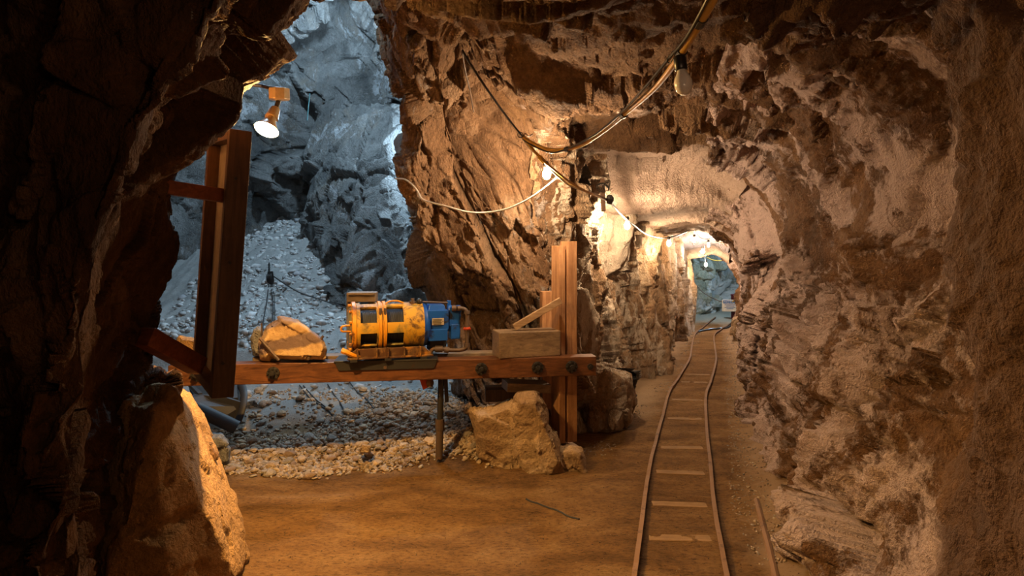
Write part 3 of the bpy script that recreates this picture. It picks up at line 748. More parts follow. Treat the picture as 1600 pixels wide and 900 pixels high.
# ochre spur at the foot of the near wall
sp_pts = [(240,640,2.75),(262,612,2.95),(300,612,3.7),(322,655,3.85),(326,745,3.85),(350,800,3.7),(388,872,3.45),(300,640,3.35),(308,740,3.35),(325,810,3.3),(372,905,3.1),(250,760,2.9),(255,905,2.75)]
hull_rock('boulder', [P(*q_) for q_ in sp_pts] + [P(*q_) + Vector((-.5, .35, 0)) for q_ in sp_pts[:7]] + [Vector((-1.75, 2.6, -.1)), Vector((-2.1, 3.2, -.1))], M['nearlow'], 623,
          'ochre rock spur in yellow light at the lower left, half in shadow', size=.26, cuts=7, amp=.7)
outline_rock('boulder', [(240,604),(262,603),(270,612),(262,632),(238,636)], 4.35, 0.2, M['nearlow'], 629, 'small yellow-lit rock wedged under the left end of the beam', size=0.05)
outline_rock('boulder', [(318,680),(345,677),(362,700),(358,725),(330,738),(312,720)], 5.0, 0.3, M['greyboulder'], 631, 'smooth grey boulder at the left end of the gravel bank', size=0.12)
outline_rock('boulder', [(380,626),(398,621),(412,636),(402,648),(384,648)], 5.9, 0.25, M['greyboulder'], 633, 'brown-grey boulder beside the dark steel scoop', size=0.10)
outline_rock('boulder', [(358,684),(376,672),(390,674),(388,688),(370,694)], 5.5, 0.15, M['boulder'], 637, 'flat pale slab in front of the steel scoop', size=0.08)
outline_rock('boulder', [(414,712),(430,704),(448,706),(449,720),(430,727),(415,722)], 5.15, 0.14, M['boulder'], 641, 'flat orange-brown slab on the gravel edge', size=0.08)
outline_rock('boulder', [(408,712),(424,688),(430,692),(426,708),(414,716)], 5.3, 0.08, M['greyboulder'], 643, 'thin grey slab standing up behind the flat brown slab', size=0.06)
outline_rock('boulder', [(370,728),(376,722),(396,718),(396,730),(385,736),(372,736)], 5.0, 0.12, M['greyboulder'], 647, 'dark wedge stone between the grey boulder and the flat brown slab', size=0.06)
outline_rock('boulder', [(560,702),(566,694),(580,697),(578,706),(564,708)], 4.95, 0.08, M['boulder'], 653, 'rounded tan stone at the front edge of the gravel', size=0.05)
for a, b, d, s_, lab in ((438,420,9.0,14,'pale block near the pulley on the rubble slope'), (412,418,9.1,10,'pale block left of the pulley on the rubble slope'),
                   (465,474,8.2,13,'flat pale block low on the rubble slope'), (478,389,9.7,9,'pale block at the top of the rubble slope'),
                   (466,405,9.3,8,'small pale block high on the rubble slope'), (400,440,8.7,9,'pale block beside the sign panel on the rubble slope')):
    outline_rock('rubble_block', [(a - s_, b + 2), (a - s_ * .5, b - s_ * .5), (a + s_ * .4, b - s_ * .55), (a + s_, b), (a + s_ * .6, b + s_ * .5), (a - s_ * .6, b + s_ * .5)],
                 d, 0.2, M['rubble'], 700 + a, lab, cat='rock', size=0.09)

# ------------------------------------------------------------------ track
LR = [G(992, 905), G(1003, 821), G(1011.5, 756), G(1023, 700), G(1036, 654), G(1045.5, 617), G(1060, 594), G(1077, 566), G(1081, 545), G(1083.5, 532), G(1089, 520), G(1102, 511), G(1118, 502)]
RR = [G(1135, 905), G(1117, 805), G(1109.7, 730), G(1104, 673), G(1103, 622), G(1111, 598), G(1119, 566), G(1117, 545), G(1115.5, 531), G(1119, 522), G(1131, 514), G(1142, 508)]
LR = [LR[0] + (LR[0] - LR[1]) * 2.2] + LR; RR = [RR[0] + (RR[0] - RR[1]) * 2.2] + RR
def rail(pts, label):
    path = crom(pts, 10); mb = MB(); prof = [(-.020, 0), (.020, 0), (.020, .006), (.004, .012), (.004, .034), (.013, .038), (.013, .050), (-.013, .050), (-.013, .038), (-.004, .034), (-.004, .012), (-.020, .006)]
    rg = []
    for i, p in enumerate(path):
        t = path[min(i + 1, len(path) - 1)] - path[max(i - 1, 0)]; t.z = 0; t.normalize(); sd = Vector((t.y, -t.x, 0))
        z0 = gz(p.x, p.y) - 0.012
        rg.append([Vector((p.x, p.y, z0)) + sd * a + Vector((0, 0, b)) for a, b in prof])
    mb.rings(rg); return tag(mb.build('rail', M['rail']), label, 'rail', 'rails of the mine track')
rail(LR, 'left rusty rail of the narrow mine track on the dirt floor')
rail(RR, 'right rusty rail of the narrow mine track on the dirt floor')
ties = [(745, 'nearest'), (692, 0), (606, 0), (790, 0)]
def on(path, y):
    for a, b in zip(path, path[1:]):
        if a.y <= y <= b.y: return a.lerp(b, (y - a.y) / (b.y - a.y))
tl = ['nearest buried wooden tie between the rails', 'second nearest buried tie between the rails', 'third nearest buried tie between the rails', 'fourth nearest buried tie between the rails',
      'fifth nearest buried tie between the rails', 'sixth nearest buried tie, small in the distance', 'seventh nearest buried tie, far along the track', 'eighth nearest buried tie, far along the track']
for i, py in enumerate((838, 787, 737, 697, 654, 624, 596, 585)):
    yv_ = 1000 * EYE / (py - 390); a, b = on(LR, yv_), on(RR, yv_ - 0.03)
    a, b = a.lerp(b, 0.10), a.lerp(b, 0.90)
    a.z = gz(a.x, a.y) - 0.0225; b.z = gz(b.x, b.y) - 0.0225
    mb = MB(); mb.beam(a, b, 0.085, 0.05); tag(mb.build('track_tie', M['tie'], bevel=0.008), tl[i], 'railroad tie', 'wooden ties of the mine track')
def lay(name, pts, r, mat, label, cat, lift=0.0, n=8, group=None):
    path = crom(pts, 8)
    for p in path: p.z = gz(p.x, p.y) + lift
    mb = MB(); mb.tube(path, r, n); return tag(mb.build(name, mat, smooth=True), label, cat, group)
lay('pipe', [G(1213, 905), G(1200, 850), G(1190, 812), G(1182, 780)], 0.022, M['rail'], 'half-buried pipe beside the right wall at the front', 'pipe', -0.008)
lay('rod', [G(822, 779), G(845, 788), G(875, 799), G(905, 812)], 0.007, M['dsteel'], 'thin dark rod half buried in the dirt floor', 'rod', 0.002)
lay('hose', [G(1090, 519), G(1110, 515), G(1132, 514), G(1146, 508)], 0.02, M['bcable'], 'dark hose lying across the floor at the tunnel end', 'hose', 0.015)

# ------------------------------------------------------------------ beam and what it carries
def bq(px):
    k = (px - 800) / 1000; q_ = (4.6 * k + 2.46) / (3.12 - .4 * k); return q_, 4.6 + .4 * q_
def BP(px, py, back=0.0):
    """point in the plane of the beam's front face, or back behind it"""
    _, d = bq(px); return P(px, py, d) + Vector((-0.127, 0.992, 0)) * back
YAW = math.atan2(0.4, 3.12)
U = Vector((math.cos(YAW), math.sin(YAW), 0)); T = Vector((-U.y, U.x, 0))
ztop, zbot = 0.845, 0.695
A0 = BP(262, 590); A1 = BP(932, 575); A0.z = A1.z = (ztop + zbot) / 2
be = empty('timber_beam', A0 + T * 0.07, 'long reddish-brown timber beam spanning the chamber mouth', 'beam', rot=(0, 0, 0))
mb = MB(); mb.beam(A0 + T * .07, A1 + T * .07, 0.14, 0.15); mb.build('beam_timber', M['beam'], be, bevel=0.006)
for px in (308, 427, 752, 840, 893):
    c = BP(px, 578); c.z = (ztop + zbot) / 2 + (0.005 if px < 600 else 0.0)
    mb = MB(); mb.lathe(c - T * .012, T, [(0, .030), (.004, .046), (.014, .048)], 12)
    for k in range(8):
        an = k * PI / 4; rr = U * math.cos(an) * .038 + Vector((0, 0, 1)) * math.sin(an) * .038
        mb.cyl(c - T * .020 + rr, c + rr, .009, n=6)
    wsh = mb.build('bolt_washer', M['dsteel'], be)
    mb = MB(); mb.cyl(c - T * .045, c, .018, n=6); mb.cyl(c - T * .055, c, .010, n=8); sub(wsh, mb, 'nut', M['dsteel'], org=be.location)
c = BP(922, 575); c.z = 0.768
mb = MB(); mb.cyl(c - T * .015, c, .024, n=10); mb.cyl(c - T * .035, c, .011, n=8); mb.build('small_bolt', M['dsteel'], be)

# steel channel under the winch
a, b = BP(522, 570), BP(684, 570)
cp = empty('steel_channel', a, 'black steel channel bolted over the beam under the winch', 'channel')
mb = MB(); z1 = ztop + 0.008
fr = [a - T * .012, b - T * .012]
poly = [Vector((fr[0].x, fr[0].y, z1)), Vector((fr[1].x, fr[1].y, z1)), Vector((fr[1].x, fr[1].y, z1)) - U * .03 + Vector((0, 0, -.07)), Vector((fr[0].x, fr[0].y, z1)) + U * .035 + Vector((0, 0, -.072))]
mb.prism(poly, T * .010)
mb.beam((a + b) / 2 - U * (b - a).length / 2 + T * .12 + Vector((0, 0, z1 + .004 - a.z)), (a + b) / 2 + U * (b - a).length / 2 + T * .12 + Vector((0, 0, z1 + .004 - a.z)), .27, .012)
mb.build('channel_plate', M['dsteel'], cp, bevel=.002)
c = BP(602, 575); mb = MB(); mb.cyl(Vector((c.x, c.y, .80)) - T * .022, Vector((c.x, c.y, .80)), .013, n=8); mb.build('bolt', M['pipe'], cp)

# ---------------- the winch, built along its own axis W (left end nearer the eye)
WY = R(17); W = Vector((math.cos(WY), math.sin(WY), 0)); WT = Vector((-W.y, W.x, 0)); Zv = Vector((0, 0, 1))
wc = BP(548, 512, 0.10); wz0 = ztop + .02; AX = 1.68 - 0.122 * 4.83; wc.z = AX
Rw = 0.182
win = empty('winch', (wc.x, wc.y, wz0), 'yellow air winch with blue motor on the timber beam', 'winch')
def WP(s, t, z): return wc + W * (s * .92) + WT * t + Zv * z     # s along, t back, z above axis
def shell(name, s0, s1, r_out, th, windows, mat, ss):
    """cylinder wall with rectangular windows cut out of it"""
    ang = np.radians(np.arange(0, 361, 5)); sv = sorted(set([s0, s1] + ss)); mb = MB()
    keep = {}
    for i in range(len(sv) - 1):
        for j in range(72):
            sm = (sv[i] + sv[i + 1]) / 2; am = (j * 5 + 2.5)
            keep[i, j] = not any(a <= sm <= b and any(lo <= ((am + 180) % 360 - 180) <= hi for lo, hi in bands) for a, b, bands in windows)
    def pt(i, j, r): return WP(sv[i], -r * math.cos(ang[j]), r * math.sin(ang[j]))
    for (i, j), k in keep.items():
        if not k: continue
        vs = [pt(i, j, r_out), pt(i + 1, j, r_out), pt(i + 1, (j + 1) % 72, r_out), pt(i, (j + 1) % 72, r_out)]
        vi = [pt(i, j, r_out - th), pt(i + 1, j, r_out - th), pt(i + 1, (j + 1) % 72, r_out - th), pt(i, (j + 1) % 72, r_out - th)]
        fs = [(0, 1, 2, 3), (7, 6, 5, 4)]
        if not keep.get((i - 1, j), False): fs.append((0, 3, 7, 4))
        if not keep.get((i + 1, j), False): fs.append((1, 5, 6, 2))
        if not keep[i, (j - 1) % 72]: fs.append((0, 4, 5, 1))
        if not keep[i, (j + 1) % 72]: fs.append((3, 2, 6, 7))
        mb.add(vs + vi, fs)
    o = mb.build(name, mat, win); 
    b_ = bmesh.new(); b_.from_mesh(o.data); bmesh.ops.remove_doubles(b_, verts=b_.verts, dist=1e-5); b_.to_mesh(o.data); b_.free()
    return o
bands = [(15, 60), (-45, -10), (75, 120), (-105, -60), (135, 172), (-168, -125)]
hs = shell('drum_housing', 0.0, 0.57, Rw, 0.016, [(0.055, 0.185, bands), (0.265, 0.40, bands)], M['yellow'], [0.055, 0.12, 0.185, 0.265, 0.33, 0.40, 0.5])
mb = MB(); mb.lathe(WP(-.012, 0, 0), W, [(0, Rw + .004), (.006, Rw + .012), (.030, Rw + .012), (.036, Rw)], 48); 
mb2 = MB(); mb2.lathe(WP(-.045, 0, 0), W, [(0, .05), (.004, .065), (.012, .13), (.035, Rw - .012), (.045, Rw - .006)], 40)
mb.build('end_ring', M['yellow2'], win, smooth=True)
ep = mb2.build('end_plate', M['cap'], win, smooth=True)
for k in range(12):
    an = 2 * PI * k / 12 + .2; c = WP(-.020, math.cos(an) * (Rw - .012), math.sin(an) * (Rw - .012))
    mb = MB(); mb.cyl(c - W * .012, c + W * .01, .011, n=6); mb.build('bolt', M['yellow2'], win)
for s_ in (.200, .238):
    mb = MB(); mb.lathe(WP(s_, 0, 0), W, [(0, Rw), (.002, Rw + .012), (.022, Rw + .012), (.024, Rw)], 48)
    o = mb.build('clamp_band', M['yellow2'], win, smooth=True)
    for an in (38, -52):
        c = WP(s_ + .012, -(Rw + .016) * math.cos(R(an)), (Rw + .016) * math.sin(R(an)))
        m2 = MB(); m2.cyl(c - Zv * .03, c + Zv * .03, .010, n=8); sub(o, m2, 'clamp_bolt', M['pipe'], org=win.location)
# drum with rope
mb = MB(); prof = []
s_ = .03
while s_ < .45:
    prof += [(s_, .118), (s_ + .0035, .127), (s_ + .007, .118)]; s_ += .0075
mb.lathe(WP(0, 0, 0), W, [(.02, .15), (.028, .15)] + prof + [(.455, .15), (.465, .15)], 36); mb.build('rope_drum', M['cable'], win, smooth=False)
# base frame
mb = MB()
for tt in (-.15, .15):
    mb.prism([WP(-.05, tt - .012, -.215), WP(.62, tt - .012, -.215), WP(.62, tt - .012, -.19), WP(.56, tt - .012, -.145 if tt < 0 else -.16), WP(.02, tt - .012, -.145 if tt < 0 else -.16), WP(-.04, tt - .012, -.19)], WT * .02)
    mb.beam(WP(-.05, tt - .02, -.213), WP(.64, tt - .02, -.213), .03, .012)
    for s_ in (.03, .18, .27, .40, .53):
        mb.beam(WP(s_, tt - .02, -.21), WP(s_, tt - .02 , -.14), .05, .012, up=W)
mb.build('base_frame', M['yellow_dirty'], win, bevel=.002)
mb = MB(); mb.tube(crom([WP(-.09, -.16, -.15), WP(-.05, -.17, -.165), WP(0, -.16, -.19), WP(.05, -.15, -.20)], 5), lambda t_: .022 - .008 * t_, 8); mb.build('skid_lug', M['yellow2'], win, smooth=True)
mb = MB()
for s_ in (0.0, .27, .56):
    mb.beam(WP(s_, -.19, -.2275), WP(s_, .19, -.2275), .05, .018)
mb.build('spacer_bar', M['dsteel'], win)
# handle loop
mb = MB(); mb.tube(crom([WP(.0, -.14, .03), WP(-.05, -.145, .03), WP(-.085, -.145, .025), WP(-.095, -.14, .005), WP(-.085, -.14, -.012), WP(-.05, -.14, -.014), WP(.0, -.14, -.014)], 6), .008, 8)
mb.build('handle_loop', M['yellow2'], win, smooth=True)
# top grab rod over the right window and filler plug
mb = MB(); mb.tube(crom([WP(.26, -.06, Rw - .006), WP(.30, -.05, Rw + .012), WP(.36, -.05, Rw + .014), WP(.41, -.06, Rw - .002)], 5), .007, 8); mb.build('grab_rod', M['yellow2'], win, smooth=True)
mb = MB(); mb.lathe(WP(.49, -.04, Rw - .01), Zv, [(0, .025), (.02, .025), (.022, .014), (.04, .014)], 10); mb.build('filler_plug', M['pipe'], win)
# motor
mb = MB(); mb.lathe(WP(.57, 0, 0), W, [(0, Rw - .004), (.01, Rw - .012), (.03, Rw - .02), (.045, .13), (.06, .11)], 40); mb.build('motor_flange', M['blue'], win, smooth=True)
mb = MB()
mb.box(WP(.69, -.01, .045), (.17, .21, .15), Matrix.Rotation(WY, 3, 'Z'))
mb.box(WP(.69, -.01, .135), (.145, .16, .05), Matrix.Rotation(WY, 3, 'Z'), .8)
mb.box(WP(.69, -.03, -.07), (.15, .19, .09), Matrix.Rotation(WY, 3, 'Z'))
mb.lathe(WP(.61, 0, .02), W, [(0, .085), (.17, .085)], 20)
for k in range(4): mb.cyl(WP(.60, -.09 + .0, -.04 + .045 * k), WP(.775, -.09, -.04 + .045 * k), .012, n=8)
mo = mb.build('motor', M['blue'], win, bevel=.008)
mb = MB(); c = WP(.69, -.123, .035); mb.box(c, (.092, .006, .052), Matrix.Rotation(WY, 3, 'Z')); sub(mo, mb, 'name_plate', M['plate'], org=win.location)
mb = MB()
for k in range(4): mb.box(WP(.685, -.128, .050 - .011 * k), (.07 - .012 * (k % 2), .003, .003), Matrix.Rotation(WY, 3, 'Z'))
for k in (-1, 1): mb.cyl(WP(.69 + k * .04, -.130, .035), WP(.69 + k * .04, -.12, .035), .003, n=6)
sub(mo, mb, 'plate_engraving', M['dsteel'], org=win.location)
mb = MB(); mb.lathe(WP(.69, 0, -.10), W, [(-.08, .06), (.08, .06)], 16); mb.box(WP(.70, 0, -.15), (.13, .15, .10), Matrix.Rotation(WY, 3, 'Z')); mb.build('motor_sump', M['dsteel'], win, bevel=.006)
mb = MB(); RZ = Matrix.Rotation(WY, 3, 'Z')
mb.box(WP(.835, -.03, .05), (.09, .14, .12), RZ); mb.box(WP(.845, -.05, -.05), (.075, .11, .12), RZ)
for k, (zz_, rr) in enumerate(((.115, .038), (.06, .03))): mb.cyl(WP(.785, -.06, zz_), WP(.895, -.06, zz_), rr, n=14)
mb.cyl(WP(.77, -.03, .02), WP(.80, -.03, .02), .045, n=12)
vb = mb.build('valve_block', M['blue'], win, bevel=.008)
mb = MB(); mb.beam(WP(.80, -.04, .06), WP(.80, -.04, .19), .03, .022, up=WT); mb.build('lever_post', M['blue'], win, bevel=.004)
lv = empty  # lever
mb = MB(); mb.cyl(WP(.56, -.05, .185), WP(.79, -.045, .172), .007, n=8); le = mb.build('control_lever', M['pipe'], win, smooth=True)
mb = MB(); mb.lathe(WP(.545, -.05, .186) - W * .026, W, [(0.0, .004), (.008, .018), (.018, .026), (.026, .028), (.034, .026), (.044, .018), (.052, .004)], 14); sub(le, mb, 'lever_knob', M['dsteel'], org=win.location, smooth=True)

# small timber box standing behind the winch's left end
mb = MB(); mb.box(BP(557, 470, .42) + Vector((0, 0, 0)), (.23, .14, .075), Matrix.Rotation(R(4), 3, 'Z')); mb.box(BP(557, 464, .40), (.21, .16, .022), Matrix.Rotation(R(4), 3, 'Z'))
p0 = BP(540, 500, .42)
mb.beam(Vector((p0.x, p0.y, ztop)), Vector((p0.x, p0.y, 1.27)), .05, .09, up=U)
p1 = BP(573, 500, .42); mb.beam(Vector((p1.x, p1.y, ztop - .0)), Vector((p1.x, p1.y, 1.27)), .05, .05, up=U)
tag(mb.build('wooden_stand', M['oldwood'], bevel=.006), 'small weathered wooden stand behind the left end of the winch', 'wooden stand')
# rear bearer that carries winch, stand and pipes from behind (second beam)
mb = MB(); mb.beam(A0 + T * .36 + Vector((0.5, 0.07, 0)), A1 + T * .36 - U * .3, 0.14, 0.15); tag(mb.build('timber_beam', M['oldwood'], bevel=.006), 'dark rear timber parallel to the front beam, beneath the winch', 'beam')

# air pipe
ap = empty('air_pipe', BP(730, 548, .12), 'rusty air pipe rising from the beam into the blue motor', 'pipe')
def pp(px, py, bk=.12): return BP(px, py, bk)
mb = MB(); mb.tube([WP(.88, -.045, .115)] + crom([pp(716, 484), pp(724, 484.5), pp(729, 487), pp(731.5, 493)], 5) + crom([pp(731, 500), pp(731, 540), pp(730, 545), pp(727, 549), pp(718, 551)], 4)[1:] + [pp(700, 551), pp(690, 549), pp(678, 549), pp(674, 551), pp(673, 557)], .016, 10)
mb.build('pipe_run', M['pipe'], ap, smooth=True)
for (a_, b_, r_) in (((707, 484), (714, 484), .024), ((716, 484), (721, 484), .021), ((731, 488), (731, 493), .024), ((731, 510), (731, 520), .022), ((731, 540), (731, 546), .024), ((680, 549), (692, 549), .026), ((695, 550), (702, 551), .024)):
    mb = MB(); mb.cyl(pp(*a_), pp(*b_), r_, n=12); mb.build('fitting', M['pipe'], ap)
mb = MB(); mb.cyl(pp(725, 517), pp(737, 517), .010, n=8); mb.lathe(pp(731, 514), Zv * -1, [(0, .026), (.01, .03), (.02, .026)], 10); mb.build('red_valve', M['red'], ap)

# stand pipe under the beam
sp = empty('stand_pipe', G(688, 708, .12), 'dark vertical pipe standing in the gravel under the beam', 'pipe')
b0 = BP(690, 600, .17); b1 = P(686, 706, b0.y - .05); bmid = b0.lerp(b1, .62)
mb = MB(); mb.cyl(Vector((b0.x, b0.y, .70)), bmid, .024, n=12); mb.build('upper_pipe', M['dsteel'], sp, smooth=True)
mb = MB(); mb.cyl(bmid + Vector((0, 0, .04)), bmid - Vector((0, 0, .04)), .036, n=12); mb.build('coupling', M['pipe'], sp)
mb = MB(); mb.cyl(bmid, b1 - Vector((0, 0, .05)), .029, n=12); mb.build('lower_pipe', M['pipe'], sp, smooth=True)
mb = MB(); b2 = BP(697, 600, .2); mb.beam(Vector((b2.x, b2.y, .70)), Vector((b2.x + .01, b2.y, .48)), .05, .03, up=U); mb.build('strap', M['dsteel'], sp)
# red bucket-like box and coupling hanging below the beam
rb = empty('red_box', BP(666, 600, .13), 'small red metal box hanging below the beam', 'box')
q0, q1, q2, q3 = BP(655, 597, .10), BP(677, 593, .10), BP(675, 607, .10), BP(661, 614, .10)
mb = MB(); mb.prism([q0, q1, q2, q3], T * .10); mb.build('red_body', M['red'], rb, bevel=.004)
mb = MB(); c = BP(672, 602, .07); mb.cyl(c + Zv * .05, c - Zv * .025, .024, n=12); mb.cyl(c + Zv * .015, c - Zv * .008, .031, n=6); mb.build('pipe_plug', M['pipe'], rb)

# boulder on the beam
mt = M['boulder']
def band_mat():
    m, t, b = nt('banded_boulder')
    v = pos(t, (1, 1, 1), (0, R(14), 0), False)
    a = noise(t, v, 8, 8, 0.65, .5)
    c = ramp(t, a, [(.3, (.30, .17, .07)), (.6, (.52, .35, .18))])
    s_ = N(t, 'ShaderNodeSeparateXYZ', {0: v}); zz_ = N(t, 'ShaderNodeMath', {0: noise(t, v, 5, 6, .6), 1: .12, 2: s_.outputs[2]}, operation='MULTIPLY_ADD').outputs[0]
    f = ramp(t, zz_, [(.165, (0, 0, 0)), (.18, (1, 1, 1)), (.245, (1, 1, 1)), (.26, (0, 0, 0)), (.325, (0, 0, 0)), (.34, (.8, .8, .8))])
    c = mixc(t, f, c, (.16, .105, .09)); t.links.new(c, b.inputs['Base Color']); b.inputs['Roughness'].default_value = .8
    bump(t, b, noise(t, v, 22, 9, .7), .8, .012); return m
M['banded'] = band_mat()
db = bq(455)[1]
outline_rock('ore_boulder', [(409,561),(405,535),(413,512),(436,497),(464,502),(488,516),(504,528),(511,545),(508,561)], db + .03, .22, M['banded'], 801,
             'large tan boulder with a purple-brown band chained on the beam', size=.13, cuts=6, amp=.55, shrink=.86)
outline_rock('canvas_sack', [(268,570),(270,540),(280,525),(300,527),(318,535),(322,570)], bq(300)[1] + .05, .2, M['nearlow'], 803,
             'creased tan sack on the left end of the beam behind the sign panel', cat='sack', size=.09, cuts=6, amp=.6)
outline_rock('ore_boulder', [(396,556),(392,530),(394,515),(404,510),(412,520),(414,556)], db + .22, .12, M['greyboulder'], 805,
             'upright dark grey rock behind the banded boulder', size=.08)
mb = MB()
for a_, b_ in (((407, 528), (437, 562)), ((506, 524), (482, 561))):
    mb = MB(); mb.tube([BP(*a_, -.02) , BP(*b_, -.025)], .011, 6)
    tag(mb.build('tie_down_bar', M['pipe']), 'steel tie-down bar across the %s side of the banded boulder' % ('left' if a_[0] < 450 else 'right'), 'bar', 'tie-down bars of the banded boulder')
mb = MB(); mb.beam(BP(402, 508, .12), BP(405, 560, .12), .008, .016, up=T); tag(mb.build('steel_strap', M['pipe']), 'thin rusty steel strap beside the upright grey rock', 'strap')

# timber block, brace and posts at the right end
blk_c = BP(826, 537, .13); RB = Matrix.Rotation(YAW + R(9), 3, 'Z')
mb = MB(); mb.box(Vector((blk_c.x, blk_c.y, ztop + .1)), (.50, .22, .20), RB); tag(mb.build('timber_block', M['oldwood'], bevel=.008), 'weathered timber block on the right end of the beam', 'timber')
mb = MB(); mb.beam(BP(806, 514, .10), BP(879, 470, .06), .05, .045, up=T); tag(mb.build('brace_plank', M['plank'], bevel=.003), 'pale loose plank leaning from timber block to the post', 'plank')
pd = bq(886)[1] + .14
pc = P(886, 400, pd + .08); RP_ = Matrix.Rotation(R(24), 3, 'Z')
zt = EYE + (390 - 377) / 1000 * pd; zb = EYE + (390 - 692) / 1000 * pd
po = empty('timber_post', (pc.x, pc.y, zb), 'upright orange-brown timber post behind the beam\'s right end', 'post')
mb = MB(); mb.box(Vector((pc.x + .012, pc.y, (zt + zb) / 2)), (.085, .13, zt - zb), RP_); mb.build('front_timber', M['post'], po, bevel=.004)
mb = MB(); mb.box(Vector((pc.x, pc.y, (zt + zb) / 2)) - RP_ @ Vector((.075, -.01, .02)), (.055, .14, zt - zb - .03), RP_); mb.build('side_timber', M['frame2'] if 'frame2' in M else M['post'], po, bevel=.004)
p2 = P(858, 520, pd + .28); mb = MB()
z2t = EYE + (390 - 455) / 1000 * (pd + .28)
mb.box(Vector((p2.x, p2.y, (z2t + .35) / 2)), (.14, .10, z2t - .35), Matrix.Rotation(R(10), 3, 'Z')); tag(mb.build('timber_post', M['post'], bevel=.005), 'shorter second timber post half hidden behind the timber block', 'post')
mb = MB(); c = P(886, 700, pd + .05); mb.box(c, (.17, .16, .04), Matrix.Rotation(R(20), 3, 'Z')); tag(mb.build('wooden_wedge', M['plank'], bevel=.004), 'small pale wooden wedge under the foot of the post', 'wedge')
mb = MB(); c = P(822, 603, bq(822)[1] + .25); mb.box(c, (.36, .2, .07), Matrix.Rotation(R(14), 3, 'Z') @ Matrix.Rotation(R(5), 3, 'Y')); tag(mb.build('support_plank', M['oldwood'], bevel=.004), 'short dark plank wedged under the beam left of the post', 'plank')
mb = MB(); c = P(790, 614, bq(790)[1] + .42); mb.box(c, (.34, .2, .1), Matrix.Rotation(R(4), 3, 'Z')); tag(mb.build('support_plank', M['frame'], bevel=.004), 'shadowed timber lying behind the wedged plank under the beam', 'plank')

# ------------------------------------------------------------------ sign panel seen from the side
nt_, nb_ = P(377, 203, 2.88), P(348, 622, 2.92)      # near edge, top and bottom
ft, fb_ = P(340, 213, 3.30), P(308, 573, 3.36)       # far edge
up_ = (nt_ - nb_).normalized(); acr = (ft - nt_); acr = (acr - up_ * acr.dot(up_)); wdt = acr.length; acr.normalize()
nrm = up_.cross(acr).normalized()
if nrm.y > 0: nrm = -nrm                              # nrm points to the eye's side
hgt = (nt_ - nb_).length
pn = empty('sign_panel', nb_, 'tall wood-framed sign panel seen edge-on at the left of the chamber mouth', 'sign')
def SP(a, h, o=0.0): return nb_ + acr * a + up_ * h + nrm * o
wf = .045; th = .095
for a0_, a1_, h0_, h1_, nm in ((0, wf, 0, hgt, 'stile'), (wdt - wf, wdt, 0, hgt, 'stile'), (wf, wdt - wf, 0, wf, 'rail_board'), (wf, wdt - wf, hgt - wf, hgt, 'rail_board')):
    mb = MB(); mb.prism([SP(a0_, h0_, -th / 2), SP(a1_, h0_, -th / 2), SP(a1_, h1_, -th / 2), SP(a0_, h1_, -th / 2)], nrm * th); mb.build(nm, M['frame'], pn, bevel=.003)
mb = MB(); mb.prism([SP(wf * .6, wf * .6, -.02), SP(wdt - wf * .6, wf * .6, -.02), SP(wdt - wf * .6, hgt - wf * .6, -.02), SP(wf * .6, hgt - wf * .6, -.02)], nrm * .012); mb.build('board', M['board'], pn)
for hh in (.16, .62, hgt - .22):
    mb = MB(); c = SP(0, hh * 1.0, .01); mb.cyl(c - acr * .006, c + acr * .01, .007, n=8); mb.build('screw', M['dsteel'], pn)
mb = MB(); mb.prism([P(350, 208, 3.18), P(359, 207, 3.14), P(353, 193, 3.16)], Vector((.0, .03, 0))); mb.build('hanging_tab', M['cream'], pn)
mb = MB(); mb.beam(P(250, 291, 2.78), P(357, 307, 2.98), .05, .062); tag(mb.build('panel_bracket', M['arm'], bevel=.004), 'upper reddish wooden arm holding the sign panel off the rock', 'bracket', 'wooden arms of the sign panel')
mb = MB(); mb.beam(P(225, 525, 2.85), P(309, 572, 3.15), .085, .085); tag(mb.build('panel_bracket', M['arm'], bevel=.004), 'lower slanting wooden arm holding the sign panel off the rock', 'bracket', 'wooden arms of the sign panel')

# ------------------------------------------------------------------ reflector lamp in the chamber mouth
D = 3.5
fl = empty('reflector_lamp', P(434, 136, D), 'lit reflector lamp hanging at the upper left of the chamber mouth', 'lamp')
mb = MB(); mb.lathe(P(436, 138, D), (0, .1, -1), [(0, .058), (.06, .058), (.066, .03)], 8); mb.build('junction_box', M['cream'], fl, bevel=.003)
mb = MB(); mb.tube(crom([P(392, 132, D - .2), P(408, 134, D - .1), P(420, 137, D - .02), P(436, 138, D)], 5), .010, 8); mb.build('conduit', M['pipe'], fl, smooth=True)
dirv = (P(423, 212, D) - P(429, 168, D)); dirv = (dirv.normalized() + Vector((-.04, -.55, 0))).normalized()
mb = MB(); mb.cyl(P(436, 155, D), P(431, 172, D), .014, n=10); mb.build('stem', M['dsteel'], fl, smooth=True)
mb = MB(); mb.lathe(P(431, 169, D), dirv, [(0, .020), (.005, .026), (.07, .036), (.072, .030)], 20); mb.build('lamp_socket', M['cream'], fl, smooth=True)
q = P(431, 169, D) + dirv * .07
mb = MB(); mb.lathe(q, dirv, [(0, .026), (.02, .03), (.05, .045), (.075, .062), (.082, .064)], 28); rf = mb.build('reflector', M['cream'], fl, smooth=True)
mb = MB(); mb.lathe(q + dirv * .0825, dirv, [(0, .062), (.006, .056), (.012, .035), (.014, .0)], 28); mb.build('lit_face', M['flood'], fl, smooth=True)

